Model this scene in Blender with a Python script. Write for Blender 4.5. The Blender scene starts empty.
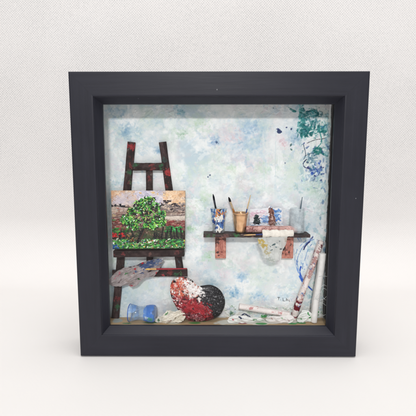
import bpy, math, random
import numpy as np
from mathutils import Vector
random.seed(7); RNG=np.random.RandomState(11)
S=0.01                      # everything below is written in centimetres
scene=bpy.context.scene; C=scene.collection
GZ=12.62                     # frame centre height above the table

# ---------------------------------------------------------------- camera model
CAM=np.array([-.672,-32.425,5.118]); RX,RZ,F=-.123,.006,376.88
cx,sx,cz,sz=math.cos(RX),math.sin(RX),math.cos(RZ),math.sin(RZ)
ROT=np.array([[cz,-sz,0],[sz,cz,0],[0,0,1]])@np.array([[1,0,0],[0,cx,-sx],[0,sx,cx]])
def P(u,v,y):
    d=ROT@np.array([(u-208)/F,1.0,(208-v)/F]); t=(y-CAM[1])/d[1]
    return CAM+t*d
def uv(x,y,z):
    q=np.stack([x-CAM[0],y-CAM[1]+0*x,z-CAM[2]],-1)@ROT
    return 208+F*q[...,0]/q[...,1],208-F*q[...,2]/q[...,1]

# ---------------------------------------------------------------- helpers: numbers
def lin(c): 
    c=np.asarray(c,float)/255.0
    return np.where(c<=.04045,c/12.92,((c+.055)/1.055)**2.4)
def vnoise(h,w,cell,seed,octv=4,rough=.55,stretch=(1,1)):
    r=np.random.RandomState(seed); out=np.zeros((h,w)); amp=1;tot=0
    for o in range(octv):
        ch=max(.8,cell*stretch[1]/2**o); cw=max(.8,cell*stretch[0]/2**o)
        gh,gw=int(h/ch)+3,int(w/cw)+3
        g=r.rand(gh,gw)
        yy=np.arange(h)/ch; xx=np.arange(w)/cw
        yi=yy.astype(int); xi=xx.astype(int); fy=yy-yi; fx=xx-xi
        fy=fy*fy*(3-2*fy); fx=fx*fx*(3-2*fx)
        a=g[yi][:,xi]; b=g[yi][:,xi+1]; c=g[yi+1][:,xi]; d=g[yi+1][:,xi+1]
        out+=amp*((a*(1-fx)+b*fx)*(1-fy)[:,None]+(c*(1-fx)+d*fx)*fy[:,None]); tot+=amp; amp*=rough
    return out/tot
NT=vnoise(1024,1024,14,5,3); NT=(NT-NT.mean())/NT.std()
NF=vnoise(1024,1024,3,6,2); NF=(NF-NF.mean())/NF.std()

class Paint:
    """a painted skin: colour and paint thickness on a fine raster, later carried by mesh vertices"""
    def __init__(s,u0,v0,u1,v1,k,base):
        s.u0,s.v0,s.k=u0,v0,k; s.w=int((u1-u0)*k); s.h=int((v1-v0)*k)
        s.c=np.ones((s.h,s.w,3))*np.array(base,float); s.t=np.zeros((s.h,s.w))
    def tint(s,col,mask): s.c=s.c*(1-mask[...,None])+np.array(col,float)*mask[...,None]
    def dab(s,u,v,a,b,ang,col,alpha=1.,h=0.,edge=.25,soft=.25,streak=12):
        U=(u-s.u0)*s.k; V=(v-s.v0)*s.k; A=max(a*s.k,.7); B=max(b*s.k,.7); R=int(max(A,B)*1.5)+2
        x0,x1=max(0,int(U)-R),min(s.w,int(U)+R+1); y0,y1=max(0,int(V)-R),min(s.h,int(V)+R+1)
        if x0>=x1 or y0>=y1: return
        X,Y=np.meshgrid(np.arange(x0,x1)-U,np.arange(y0,y1)-V)
        ca,sa=math.cos(ang),math.sin(ang); p=(X*ca+Y*sa); q=(-X*sa+Y*ca)
        ox,oy=random.randrange(1024-(x1-x0)) if x1-x0<1024 else 0,random.randrange(1024-(y1-y0)) if y1-y0<1024 else 0
        n=NT[oy:oy+(y1-y0),ox:ox+(x1-x0)]
        r=np.sqrt((p/A)**2+(q/B)**2)
        m=np.clip((1-r+n*edge)/soft,0,1)*alpha
        st=NF[(random.randrange(900)+np.clip((q+R),0,90)).astype(int)%1024,random.randrange(1024)]
        cc=np.array(col,float)[None,None,:]+(st*streak)[...,None]
        s.c[y0:y1,x0:x1]=s.c[y0:y1,x0:x1]*(1-m[...,None])+cc*m[...,None]
        if h: s.t[y0:y1,x0:x1]+=m*h*(1+.35*st)
    def line(s,pts,w,col,alpha=1.,h=0.,w2=None,edge=.2,streak=8,sm=True):
        pts=[np.array(p,float) for p in pts]
        if sm and len(pts)>2: pts=list(spline(pts,6))
        w2=w if w2 is None else w2
        L=[np.linalg.norm(b-a) for a,b in zip(pts,pts[1:])]; T=sum(L); acc=0
        for a,b,l in zip(pts,pts[1:],L):
            n=max(1,int(l/(w*.45))); ang=math.atan2(*(b-a)[::-1])
            for i in range(n):
                f=i/n; ww=w+(w2-w)*((acc+l*f)/T); p=a+(b-a)*f
                s.dab(p[0],p[1],ww*.8,ww*.5,ang,col,alpha,h/3,edge,.3,streak)
            acc+=l
    def sample(s,u,v):
        x=np.clip((u-s.u0)*s.k,0,s.w-1.001); y=np.clip((v-s.v0)*s.k,0,s.h-1.001)
        xi=x.astype(int); yi=y.astype(int); fx=(x-xi); fy=(y-yi)
        def g(A):
            ex=(lambda q:q[...,None]) if A.ndim==3 else (lambda q:q)
            return (A[yi,xi]*ex((1-fx)*(1-fy))+A[yi,xi+1]*ex(fx*(1-fy))+A[yi+1,xi]*ex((1-fx)*fy)+A[yi+1,xi+1]*ex(fx*fy))
        return g(s.c),g(s.t)

# ---------------------------------------------------------------- helpers: objects
def tag(o,label=None,cat=None,group=None,kind=None):
    if label: o['label']=label
    if cat: o['category']=cat
    if group: o['group']=group
    if kind: o['kind']=kind
    return o
def W(p): return np.array([p[0],p[1],p[2]+GZ])
def thing(name,base,label,cat,group=None):
    o=bpy.data.objects.new(name,None); C.objects.link(o); o.empty_display_size=.01
    o.location=Vector(W(base)*S); return tag(o,label,cat,group)
def mesh(name,verts,faces,mat,parent=None,col=None,smooth=True,uvs=None):
    """verts in cm in the frame's space; a top-level mesh gets its origin at its base"""
    V=np.asarray(verts,float)
    if parent is None:
        mn,mx=V.min(0),V.max(0); base=np.array([(mn[0]+mx[0])/2,(mn[1]+mx[1])/2,mn[2]]); loc=W(base)*S
    else:
        r=parent; acc=np.zeros(3)
        while r is not None: acc+=np.array(r.location); r=r.parent
        base=acc/S-np.array([0,0,GZ]); loc=np.zeros(3)
    me=bpy.data.meshes.new(name); me.from_pydata(((V-base)*S).tolist(),[],[tuple(f) for f in faces]); me.update()
    if col is not None:
        a=me.color_attributes.new('Paint','FLOAT_COLOR','POINT')
        cc=np.ones((len(V),4)); cc[:,:3]=lin(np.clip(col,0,255)); a.data.foreach_set('color',cc.ravel().astype(np.float32))
    if smooth: me.polygons.foreach_set('use_smooth',[True]*len(me.polygons))
    me.materials.append(mat)
    o=bpy.data.objects.new(name,me); C.objects.link(o); o.location=loc
    if parent is not None: o.parent=parent
    return o
def gridfaces(n,m,off=0,wrap=False):
    i,j=np.meshgrid(np.arange(n-1),np.arange(m if wrap else m-1),indexing='ij')
    a=i*m+j; b=i*m+(j+1)%m; c=(i+1)*m+(j+1)%m; d=(i+1)*m+j
    return (np.stack([a,b,c,d],-1).reshape(-1,4)+off).tolist()
def sweep(path,prof,caps=True,up=(0,1,0)):
    """path Nx3, prof: function(t)->Mx2 closed profile (side, up)"""
    path=np.array(path,float); n=len(path); V=[]
    up=np.array(up,float)
    for i in range(n):
        t=path[min(i+1,n-1)]-path[max(i-1,0)]; t/=np.linalg.norm(t)
        s=np.cross(t,up); s/=np.linalg.norm(s); q=np.cross(s,t)
        pr=prof(i/(n-1)); V.append(path[i]+pr[:,:1]*s+pr[:,1:]*q)
    m=len(V[0]); Fc=gridfaces(n,m,0,True)
    if caps: Fc=Fc+[list(range(m))[::-1],list(range((n-1)*m,n*m))]
    return np.concatenate(V),Fc
def circ(r,n=20,squash=1.):
    a=np.linspace(0,2*np.pi,n,endpoint=False); return np.stack([r*np.cos(a),r*squash*np.sin(a)],-1)
def rrect(w,d,r,k=4,sub=6):
    pts=[]
    for qx,qy,a0 in ((1,1,0),(-1,1,90),(-1,-1,180),(1,-1,270)):
        for i in range(k+1):
            a=math.radians(a0+90*i/k); pts.append((qx*(w/2-r)+r*math.cos(a),qy*(d/2-r)+r*math.sin(a)))
    out=[]
    for a,b in zip(pts,pts[1:]+pts[:1]):
        L=math.dist(a,b); nn=max(1,min(sub,int(L/.06)))
        for i in range(nn): out.append((a[0]+(b[0]-a[0])*i/nn,a[1]+(b[1]-a[1])*i/nn))
    return np.array(out)
def lerp(a,b,n): return [np.array(a)+(np.array(b)-np.array(a))*i/(n-1) for i in range(n)]
def spline(pts,per=12,closed=False):
    pts=[np.array(p,float) for p in pts]; n=len(pts); out=[]
    for i in range(n if closed else n-1):
        g=(lambda k:pts[k%n]) if closed else (lambda k:pts[min(max(k,0),n-1)])
        p0,p1,p2,p3=g(i-1),g(i),g(i+1),g(i+2)
        for k in range(per):
            t=k/per; out.append(.5*((2*p1)+(-p0+p2)*t+(2*p0-5*p1+4*p2-p3)*t*t+(-p0+3*p1-3*p2+p3)*t**3))
    if not closed: out.append(pts[-1])
    return np.array(out)
def lathe(c,prof,n=48,axis=None):
    """prof list of (r,h) along axis from point c"""
    ax=np.array([0,0,1.]) if axis is None else np.array(axis,float)/np.linalg.norm(axis)
    s=np.cross(ax,[0,1,0.]); s/=np.linalg.norm(s); q=np.cross(ax,s)
    a=np.linspace(0,2*np.pi,n,endpoint=False); V=[]
    for r,h in prof: V.append(np.array(c)+ax*h+r*(np.cos(a)[:,None]*s+np.sin(a)[:,None]*q))
    return np.concatenate(V),gridfaces(len(prof),n,0,True)
def box(x0,x1,y0,y1,z0,z1):
    V=[(x,y,z) for x in (x0,x1) for y in (y0,y1) for z in (z0,z1)]
    return V,[(0,1,3,2),(4,6,7,5),(0,4,5,1),(2,3,7,6),(0,2,6,4),(1,5,7,3)]

# ---------------------------------------------------------------- materials
def newmat(name):
    m=bpy.data.materials.new(name); m.use_nodes=True; nt=m.node_tree; nt.nodes.clear()
    out=nt.nodes.new('ShaderNodeOutputMaterial'); return m,nt,out
def N(nt,t,**k):
    n=nt.nodes.new(t)
    for a,b in k.items():
        if a in n.inputs.keys() if isinstance(a,str) else False: n.inputs[a].default_value=b
        else: setattr(n,a,b)
    return n
def ramp(nt,src,stops):
    r=nt.nodes.new('ShaderNodeValToRGB'); e=r.color_ramp.elements
    while len(e)<len(stops): e.new(.5)
    for q,(p,c) in zip(e,stops): q.position=p; q.color=(*c,1)
    nt.links.new(src,r.inputs[0]); return r.outputs[0]
def noise(nt,scale,detail=4,stretch=(1,1,1),rough=.55):
    tc=nt.nodes.new('ShaderNodeTexCoord'); mp=nt.nodes.new('ShaderNodeMapping'); mp.inputs['Scale'].default_value=stretch
    nz=nt.nodes.new('ShaderNodeTexNoise'); nz.inputs['Scale'].default_value=scale; nz.inputs['Detail'].default_value=detail
    nz.inputs['Roughness'].default_value=rough
    nt.links.new(tc.outputs['Object'],mp.inputs[0]); nt.links.new(mp.outputs[0],nz.inputs['Vector']); return nz.outputs[0]
def bump(nt,src,strength,dist):
    b=nt.nodes.new('ShaderNodeBump'); b.inputs['Strength'].default_value=strength; b.inputs['Distance'].default_value=dist
    nt.links.new(src,b.inputs['Height']); return b.outputs[0]
def plain(name,c0,c1,rough=.5,scale=300,bs=.3,bd=.0003,metal=0,stretch=(1,1,1),spec=.5,lo=.3,hi=.7):
    m,nt,out=newmat(name); p=nt.nodes.new('ShaderNodeBsdfPrincipled'); nz=noise(nt,scale,5,stretch)
    nt.links.new(ramp(nt,nz,[(lo,tuple(lin(c0))),(hi,tuple(lin(c1)))]),p.inputs['Base Color'])
    p.inputs['Roughness'].default_value=rough; p.inputs['Metallic'].default_value=metal; p.inputs['Specular IOR Level'].default_value=spec
    nt.links.new(bump(nt,nz,bs,bd),p.inputs['Normal']); nt.links.new(p.outputs[0],out.inputs[0]); return m
def painted(name,rough=.45,scale=900,bs=.25,bd=.0002,spec=.28):
    m,nt,out=newmat(name); p=nt.nodes.new('ShaderNodeBsdfPrincipled'); a=nt.nodes.new('ShaderNodeAttribute'); a.attribute_name='Paint'
    nt.links.new(a.outputs['Color'],p.inputs['Base Color']); p.inputs['Roughness'].default_value=rough
    p.inputs['Specular IOR Level'].default_value=spec
    nt.links.new(bump(nt,noise(nt,scale,4),bs,bd),p.inputs['Normal']); nt.links.new(p.outputs[0],out.inputs[0]); return m
def glass(name,tint=(1,1,1),ior=1.45,rough=.03,haze=0.,hcol=(220,230,235)):
    m,nt,out=newmat(name); t=nt.nodes.new('ShaderNodeBsdfTransparent'); t.inputs[0].default_value=(*tint,1)
    g=nt.nodes.new('ShaderNodeBsdfGlossy'); g.inputs['Roughness'].default_value=rough
    lw=nt.nodes.new('ShaderNodeLayerWeight'); lw.inputs['Blend'].default_value=.5
    pw=nt.nodes.new('ShaderNodeMath'); pw.operation='POWER'; nt.links.new(lw.outputs['Facing'],pw.inputs[0]); pw.inputs[1].default_value=3
    fr=nt.nodes.new('ShaderNodeMapRange'); fr.inputs[3].default_value=((ior-1)/(ior+1))**2; fr.inputs[4].default_value=.75; nt.links.new(pw.outputs[0],fr.inputs[0])
    mx=nt.nodes.new('ShaderNodeMixShader'); nt.links.new(fr.outputs[0],mx.inputs[0]); nt.links.new(t.outputs[0],mx.inputs[1]); nt.links.new(g.outputs[0],mx.inputs[2])
    last=mx.outputs[0]
    if haze:
        d=nt.nodes.new('ShaderNodeBsdfDiffuse'); d.inputs[0].default_value=(*lin(hcol),1); m2=nt.nodes.new('ShaderNodeMixShader')
        nz=noise(nt,260,4); mr=nt.nodes.new('ShaderNodeMapRange'); mr.inputs[1].default_value=.35; mr.inputs[2].default_value=.7
        mr.inputs[3].default_value=haze*.4; mr.inputs[4].default_value=haze*1.6; nt.links.new(nz,mr.inputs[0]); nt.links.new(mr.outputs[0],m2.inputs[0])
        nt.links.new(last,m2.inputs[1]); nt.links.new(d.outputs[0],m2.inputs[2]); last=m2.outputs[0]
    nt.links.new(last,out.inputs[0]); return m
def framemat(name,stretch):
    m,nt,out=newmat(name); p=nt.nodes.new('ShaderNodeBsdfPrincipled')
    g=noise(nt,260,5,stretch,.6); big=noise(nt,25,4,(1,1,1),.6)
    base=ramp(nt,g,[(.3,tuple(lin((34,34,43)))),(.7,tuple(lin((40,40,50))))])
    mx=N(nt,'ShaderNodeMix',data_type='RGBA',blend_type='MULTIPLY'); mx.inputs[0].default_value=1
    nt.links.new(base,mx.inputs[6]); nt.links.new(ramp(nt,big,[(.3,(.88,.88,.89)),(.7,(1.05,1.05,1.04))]),mx.inputs[7])
    # dust specks and small pale scuffs
    tc=nt.nodes.new('ShaderNodeTexCoord'); vo=nt.nodes.new('ShaderNodeTexVoronoi'); vo.inputs['Scale'].default_value=75
    nt.links.new(tc.outputs['Object'],vo.inputs['Vector'])
    lt=N(nt,'ShaderNodeMath',operation='LESS_THAN'); nt.links.new(vo.outputs['Distance'],lt.inputs[0]); lt.inputs[1].default_value=.045
    sp=nt.nodes.new('ShaderNodeSeparateColor'); nt.links.new(vo.outputs['Color'],sp.inputs[0])
    gt=N(nt,'ShaderNodeMath',operation='GREATER_THAN'); nt.links.new(sp.outputs[0],gt.inputs[0]); gt.inputs[1].default_value=.8
    mu=N(nt,'ShaderNodeMath',operation='MULTIPLY'); nt.links.new(lt.outputs[0],mu.inputs[0]); nt.links.new(gt.outputs[0],mu.inputs[1])
    mu2=N(nt,'ShaderNodeMath',operation='MULTIPLY'); nt.links.new(mu.outputs[0],mu2.inputs[0]); mu2.inputs[1].default_value=.45
    m2=N(nt,'ShaderNodeMix',data_type='RGBA'); nt.links.new(mu2.outputs[0],m2.inputs[0]); nt.links.new(mx.outputs[2],m2.inputs[6]); m2.inputs[7].default_value=(*lin((150,150,155)),1)
    nt.links.new(m2.outputs[2],p.inputs['Base Color'])
    rr=nt.nodes.new('ShaderNodeMapRange'); rr.inputs[3].default_value=.36; rr.inputs[4].default_value=.52; nt.links.new(big,rr.inputs[0]); nt.links.new(rr.outputs[0],p.inputs['Roughness'])
    p.inputs['Specular IOR Level'].default_value=.3
    b1=nt.nodes.new('ShaderNodeBump'); b1.inputs['Strength'].default_value=.22; b1.inputs['Distance'].default_value=.0004; nt.links.new(noise(nt,55,3,stretch,.7),b1.inputs['Height'])
    b2=nt.nodes.new('ShaderNodeBump'); b2.inputs['Strength'].default_value=.25; b2.inputs['Distance'].default_value=.0003; nt.links.new(g,b2.inputs['Height']); nt.links.new(b1.outputs[0],b2.inputs['Normal'])
    nt.links.new(b2.outputs[0],p.inputs['Normal']); nt.links.new(p.outputs[0],out.inputs[0]); return m
M_fh=framemat('dark wood horizontal grain',(.06,1,1)); M_fv=framemat('dark wood vertical grain',(1,1,.06))
M_paint=painted('acrylic paint',.5); M_gloss=painted('glossy thick paint',.33,700,.3); M_cloth=painted('painted cloth',.9,1500,.5,.0004,.1)
M_wood=painted('stained wood',.6,700,.5,.0004,.3)
M_pane=glass('glass pane',(1,1,1),1.18,.02)
M_jar=glass('jar glass',(.955,.97,.975),1.5,.05,.1,(232,236,238))
M_bluejar=glass('blue jar glass',(.93,.965,1),1.5,.05,.2,(178,206,238))
M_board=plain('fibre board',(120,95,70),(150,120,92),.8)
M_gold=plain('copper gold metal',(214,164,120),(240,198,156),.28,220,.5,.0006,.85)
M_metal=plain('ferrule metal',(150,150,150),(200,200,200),.3,400,.1,.0001,1)

# ---------------------------------------------------------------- setting: one sheet of white embossed cloth, table and rising wall
def sheet():
    prof=[]; R=9.; yw=27.
    for y in np.linspace(-90,yw-R,60)[:-1]: prof.append((y,0.))
    for a in np.linspace(0,90,40)[:-1]: prof.append((yw-R+R*math.sin(math.radians(a)),R-R*math.cos(math.radians(a))))
    for z in np.linspace(R,75,60): prof.append((yw,z))
    prof=np.array(prof); L=np.concatenate([[0],np.cumsum(np.linalg.norm(np.diff(prof,axis=0),axis=1))])
    xs=np.linspace(-80,80,130); n,m=len(prof),len(xs)
    X=np.tile(xs,(n,1)); Y=np.tile(prof[:,:1],(1,m)); Z=np.tile(prof[:,1:],(1,m))
    w=vnoise(n,m,16,21,3)-.5; w2=vnoise(n,m,6,22,2)-.5
    k=np.clip((Z-1)/10,0,1)*np.clip((Y+0)/25,0,1)
    Y=Y+(w*.45+w2*.05)*k
    V=np.stack([X,Y,Z-GZ],-1).reshape(-1,3)
    mt,nt,out=newmat('white embossed cloth'); p=nt.nodes.new('ShaderNodeBsdfPrincipled')
    tc=nt.nodes.new('ShaderNodeTexCoord'); sp=nt.nodes.new('ShaderNodeSeparateXYZ'); nt.links.new(tc.outputs['UV'],sp.inputs[0])
    def math_(op,a,b=None):
        q=N(nt,'ShaderNodeMath',operation=op)
        for i,s in enumerate((a,b)):
            if s is None: continue
            if isinstance(s,(int,float)): q.inputs[i].default_value=s
            else: nt.links.new(s,q.inputs[i])
        return q.outputs[0]
    wob=noise(nt,40,2); wv=math_('MULTIPLY',wob,.45)
    kx=math.pi*2/.37
    a=math_('MULTIPLY',math_('ADD',math_('ADD',sp.outputs[0],sp.outputs[1]),wv),kx/2)
    b=math_('MULTIPLY',math_('SUBTRACT',math_('SUBTRACT',sp.outputs[0],sp.outputs[1]),wv),kx/2)
    pr=math_('MULTIPLY',math_('SINE',a),math_('SINE',b))
    pr=math_('ABSOLUTE',pr)
    # emboss bump and darker pit colour grow stronger towards the top of the sheet
    fade=nt.nodes.new('ShaderNodeMapRange'); fade.interpolation_type='SMOOTHSTEP'
    fade.inputs[1].default_value=L[58]+2; fade.inputs[2].default_value=L[-60]+13; fade.inputs[3].default_value=.04; fade.inputs[4].default_value=1
    nt.links.new(sp.outputs[1],fade.inputs[0])
    var=nt.nodes.new('ShaderNodeMapRange'); var.inputs[1].default_value=.35; var.inputs[2].default_value=.65; var.inputs[3].default_value=.8; var.inputs[4].default_value=1.
    nt.links.new(noise(nt,9,3),var.inputs[0])
    amp=math_('MULTIPLY',fade.outputs[0],var.outputs[0])
    amp=math_('MULTIPLY',amp,math_('ADD',math_('MULTIPLY',noise(nt,330,2),1.1),.4))
    hgt=math_('MULTIPLY',pr,amp)
    fine=math_('MULTIPLY',noise(nt,600,3),.25)
    tot=math_('ADD',hgt,fine)
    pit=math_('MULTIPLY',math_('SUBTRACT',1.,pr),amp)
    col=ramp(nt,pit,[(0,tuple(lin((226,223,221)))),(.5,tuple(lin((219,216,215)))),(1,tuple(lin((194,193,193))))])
    big=ramp(nt,noise(nt,6,4),[(.3,(.985,.98,.975)),(.7,(1,1,1))])
    mx=N(nt,'ShaderNodeMix',data_type='RGBA',blend_type='MULTIPLY'); mx.inputs[0].default_value=1
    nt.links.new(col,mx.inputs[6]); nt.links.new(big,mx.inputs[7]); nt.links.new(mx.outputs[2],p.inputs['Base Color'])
    p.inputs['Roughness'].default_value=.85; p.inputs['Specular IOR Level'].default_value=.2
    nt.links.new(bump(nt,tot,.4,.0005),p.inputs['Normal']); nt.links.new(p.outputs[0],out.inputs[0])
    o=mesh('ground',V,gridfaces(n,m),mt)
    uvl=o.data.uv_layers.new(name='UVMap'); vi=np.zeros(len(o.data.loops),int); o.data.loops.foreach_get('vertex_index',vi)
    UVv=np.stack([X.ravel(),np.tile(L[:,None],(1,m)).ravel()],-1)[vi]; uvl.data.foreach_set('uv',UVv.ravel().astype(np.float32))
    tag(o,'white embossed cloth under and behind the picture frame','cloth',kind='structure')
sheet()

# ---------------------------------------------------------------- painted skins
D=math.radians
def backdrop():
    k=5; c=Paint(98,96,345,332,k,(222,227,228)); h,w=c.h,c.w
    n1=vnoise(h,w,170,31,5); n2=vnoise(h,w,120,32,5); n3=vnoise(h,w,90,33,5); n4=vnoise(h,w,60,34,5,.6)
    st=lambda n,a,b:np.clip((n-a)/(b-a),0,1)
    c.tint((164,194,210),st(n1,.48,.68)*.5); c.tint((194,214,196),st(n2,.5,.68)*.4)
    c.tint((214,204,210),st(n3,.55,.72)*.6); c.tint((240,242,241),st(n4,.48,.66)*.8)
    # broad palette-knife scrapes
    for i in range(1100):
        u=random.uniform(100,330); v=random.uniform(100,325); q=random.random()
        col=[(236,239,239),(228,233,233),(190,209,220),(200,217,204),(242,243,242),(222,211,219),(170,196,212)][min(6,int(q*q*7.5)) if random.random()<.6 else random.randrange(7)]
        c.dab(u,v,random.uniform(2,11)*(1 if i<800 else .6),random.uniform(.8,3.4),random.choice((-.9,.5,1.3,0))+random.uniform(-.5,.5),np.array(col)+random.uniform(-3,4),random.uniform(.15,.55),random.uniform(.004,.03),.7,.6,5)
    for i in range(130):
        c.dab(random.uniform(104,328),random.uniform(106,312),random.uniform(5,15),random.uniform(1.2,4),random.choice((-.8,.6,1.4,-1.3))+random.uniform(-.3,.3),random.choice([(244,246,245),(238,241,240),(232,238,238),(214,228,222),(206,222,232)]),.45,.035,.3,.35,4)
    def cloud(u,v,ru,rv,col,n,al=.35,s=(.6,2.2)):
        for i in range(5): c.dab(u+random.uniform(-.3,.3)*ru,v+random.uniform(-.3,.3)*rv,ru*random.uniform(.6,1.1),rv*random.uniform(.6,1.1),random.uniform(-.5,.5),np.array(col)+8,al*.42,.004,.75,.9,3)
        for i in range(int(n*.6)):
            a=random.uniform(0,6.3); r=random.random()**.7
            c.dab(u+ru*r*math.cos(a),v+rv*r*math.sin(a),random.uniform(*s),random.uniform(s[0]*.5,s[1]*.6),random.uniform(-1.5,1.5),np.array(col)+random.uniform(-14,14),al*random.uniform(.5,1.3),.006,.6,.5,8)
    cloud(243,140,20,16,(150,182,206),90,.33); cloud(250,128,9,8,(135,172,202),40,.35); cloud(262,132,4,16,(160,190,205),24,.4)
    cloud(232,134,12,7,(222,200,204),30,.4); cloud(215,141,5,4,(110,150,190),12,.5); c.dab(216.5,142,1.2,1.3,0,(48,72,110),.9,.01); c.dab(218.5,143.5,.8,.5,.5,(60,90,120),.8)
    cloud(128,133,14,10,(150,184,200),60,.35); cloud(126,131,4,6,(110,150,180),22,.5,(.5,1.4)); cloud(158,122,9,8,(170,195,205),30,.3); cloud(118,112,10,5,(140,175,195),25,.35)
    cloud(112,200,5,40,(165,195,205),50,.35); cloud(120,290,8,14,(140,175,195),40,.35); cloud(130,300,14,12,(190,208,212),25,.4)
    cloud(158,151,4,3,(120,160,190),12,.5); cloud(183,133,5,5,(150,185,160),22,.4); cloud(180,111,6,5,(90,150,170),22,.4,(.5,1.5)); cloud(197,122,10,7,(180,205,178),40,.35)
    cloud(150,300,20,16,(214,218,216),30,.4)
    cloud(205,199,6,7,(185,208,182),26,.4); cloud(191,212,4,8,(190,210,188),20,.35); cloud(192,228,6,3,(150,195,155),18,.4); cloud(208,256,6,5,(140,190,140),26,.4,(.4,1.3))
    cloud(200,175,12,12,(205,216,206),30,.35); cloud(232,172,16,4,(226,229,222),24,.5); cloud(230,168,5,3,(180,205,180),12,.4); cloud(190,280,10,10,(222,220,218),20,.4)
    for u,v in ((208,177),(210,175),(233,240),(285,163)): c.dab(u,v,.7,.8,0,(70,90,120),.8,.005)
    cloud(242,276,6,5,(130,170,205),34,.4,(.4,1.6)); cloud(232,293,7,5,(95,150,190),38,.42,(.4,1.6)); cloud(258,296,6,4,(115,165,200),30,.42,(.4,1.5)); cloud(232,312,4,3,(60,90,130),16,.5,(.4,1.2))
    cloud(250,310,20,6,(200,214,216),30,.4); cloud(225,275,5,6,(222,205,212),22,.45); cloud(285,296,8,5,(190,212,224),22,.4); cloud(262,278,12,8,(205,220,208),20,.35); cloud(245,262,12,8,(226,214,220),24,.35)
    cloud(212,285,4,6,(150,185,200),12,.4)
    cloud(250,196,12,8,(178,198,212),36,.35); cloud(282,185,14,14,(196,212,216),40,.35); cloud(262,170,6,8,(176,205,180),24,.35,(.4,1.6)); cloud(292,172,8,20,(200,216,200),40,.4)
    cloud(285,128,12,16,(215,222,226),40,.4); cloud(283,142,5,5,(222,200,208),20,.45); cloud(296,138,6,9,(140,172,196),44,.4); cloud(298,120,6,8,(190,205,215),20,.4)
    cloud(300,260,8,24,(190,210,218),60,.35); cloud(318,200,7,22,(186,208,206),60,.4); cloud(308,225,10,12,(184,205,216),40,.35)
    for i in range(160):
        c.line([(p:=random.uniform(262,282)),(0)] and [(p,random.uniform(115,175)),(p+random.uniform(-1,1),random.uniform(150,200))],random.uniform(.3,.8),random.choice([(228,231,230),(205,219,214),(190,208,214)]),.16,.004) if i<24 else c.dab(random.uniform(100,328),random.uniform(106,320),random.uniform(.2,.6),random.uniform(.2,.5),random.uniform(0,3),random.choice([(150,175,196),(165,190,165),(200,170,178),(240,241,240),(246,246,245)]),.5,.012)
    for i in range(130):
        u=random.uniform(297,328); v=random.uniform(106,320) if i%3 else random.uniform(106,185)
        c.dab(u,v,random.uniform(1.5,5),random.uniform(.7,2),1.4+random.uniform(-.7,.7),random.choice([(150,190,200),(176,204,212),(120,170,186),(206,222,222),(236,240,240),(150,196,188)]),.4,.02,.6)
    # teal and blue marks, upper right (crop px -> photo px)
    q=lambda X,Y:(255+X/5.2,100+Y/5.2)
    T=(30,116,118); T2=(52,142,138); Nv=(40,52,110); B=(38,78,168)
    c.dab(*q(188,50),3.2,1.1,.5,(70,140,140),.8,.02,.5); c.dab(*q(203,60),1.6,.8,-.3,T,.8,.02,.5); 
    for i in range(46): f=random.random(); c.dab(*q(240+random.uniform(-11,11)*(1+f*.9),30+f*165),random.uniform(1.2,3.2),random.uniform(.5,1.1),1.5+random.uniform(-.4,.4),(np.array((44,128,128))+random.uniform(-26,40)),.7,.03,.5)
    c.dab(*q(258,165),5.2,3.4,.8,T,.85,.03,.5); c.dab(*q(250,145),3.5,2.2,1.2,T2,.8,.02,.5)
    c.line([q(262,66),q(295,60),q(325,75),q(305,90)],2.4,(36,104,112),.75,.02); c.line([q(262,190),q(285,150),q(300,112),q(312,125),q(300,165),q(286,170)],1.7,T,.9,.02)
    c.dab(*q(340,150),4.2,2.,.4,T2,.8,.03,.5); c.dab(*q(355,165),3,1.6,.9,T,.8,.02,.5); c.dab(*q(348,140),2,1.4,0,(40,110,170),.8,.02)
    c.line([q(318,250),q(330,240),q(345,215),q(338,175)],1.3,T2,.8,.02); c.line([q(300,275),q(320,258),q(340,262),q(352,280),q(375,290)],2.2,T,.85,.02)
    c.line([q(270,225),q(310,208),q(360,200),q(383,186)],.6,(50,52,66),.85,.01); c.line([q(260,290),q(310,268),q(350,250),q(385,240)],.6,(50,56,70),.8,.01)
    c.line([q(250,230),q(262,280),q(252,310)],.8,(60,80,100),.7,.01); c.line([q(265,310),q(250,330),q(258,350),q(290,360)],1.,(40,48,90),.85,.02)
    for X,Y,a,b,an,cc in ((296,378,2.6,1.6,.9,B),(280,350,1.8,1.0,.4,Nv),(325,370,2.0,1.1,1.3,B),(335,335,2.2,.9,1.1,(52,92,190)),(350,350,1.2,.8,.2,Nv),(300,350,1.3,.7,2,B),(318,345,.8,.8,0,(120,110,180)),(300,300,1.6,.9,1.,(60,110,110)),(360,410,1,.5,.4,B),(310,395,1,.7,.4,Nv),(275,325,1.2,.7,.5,(70,80,110))):
        c.dab(*q(X,Y),a,b,an,cc,.9,.02,.6)
    c.dab(*q(126,163),2.5,1.7,.7,(36,52,98),.95,.02,.6); c.dab(*q(118,150),1,.6,.8,Nv,.9,.01); c.dab(*q(163,143),.8,.6,0,Nv,.9); c.dab(*q(188,153),1.,1.2,.4,(40,60,100),.9); c.dab(*q(183,238),1.3,.6,1.9,(50,90,90),.8,.01,.6); c.dab(*q(188,258),1,.5,.8,(60,100,100),.8,.01,.6)
    c.dab(*q(95,43),.6,.5,0,(60,80,90),.7); pass
    c.dab(*q(212,190),3.6,2.6,.5,(120,158,182),.5,.01,.6); c.dab(*q(150,240),3,1.4,1,(214,180,186),.5)
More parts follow.
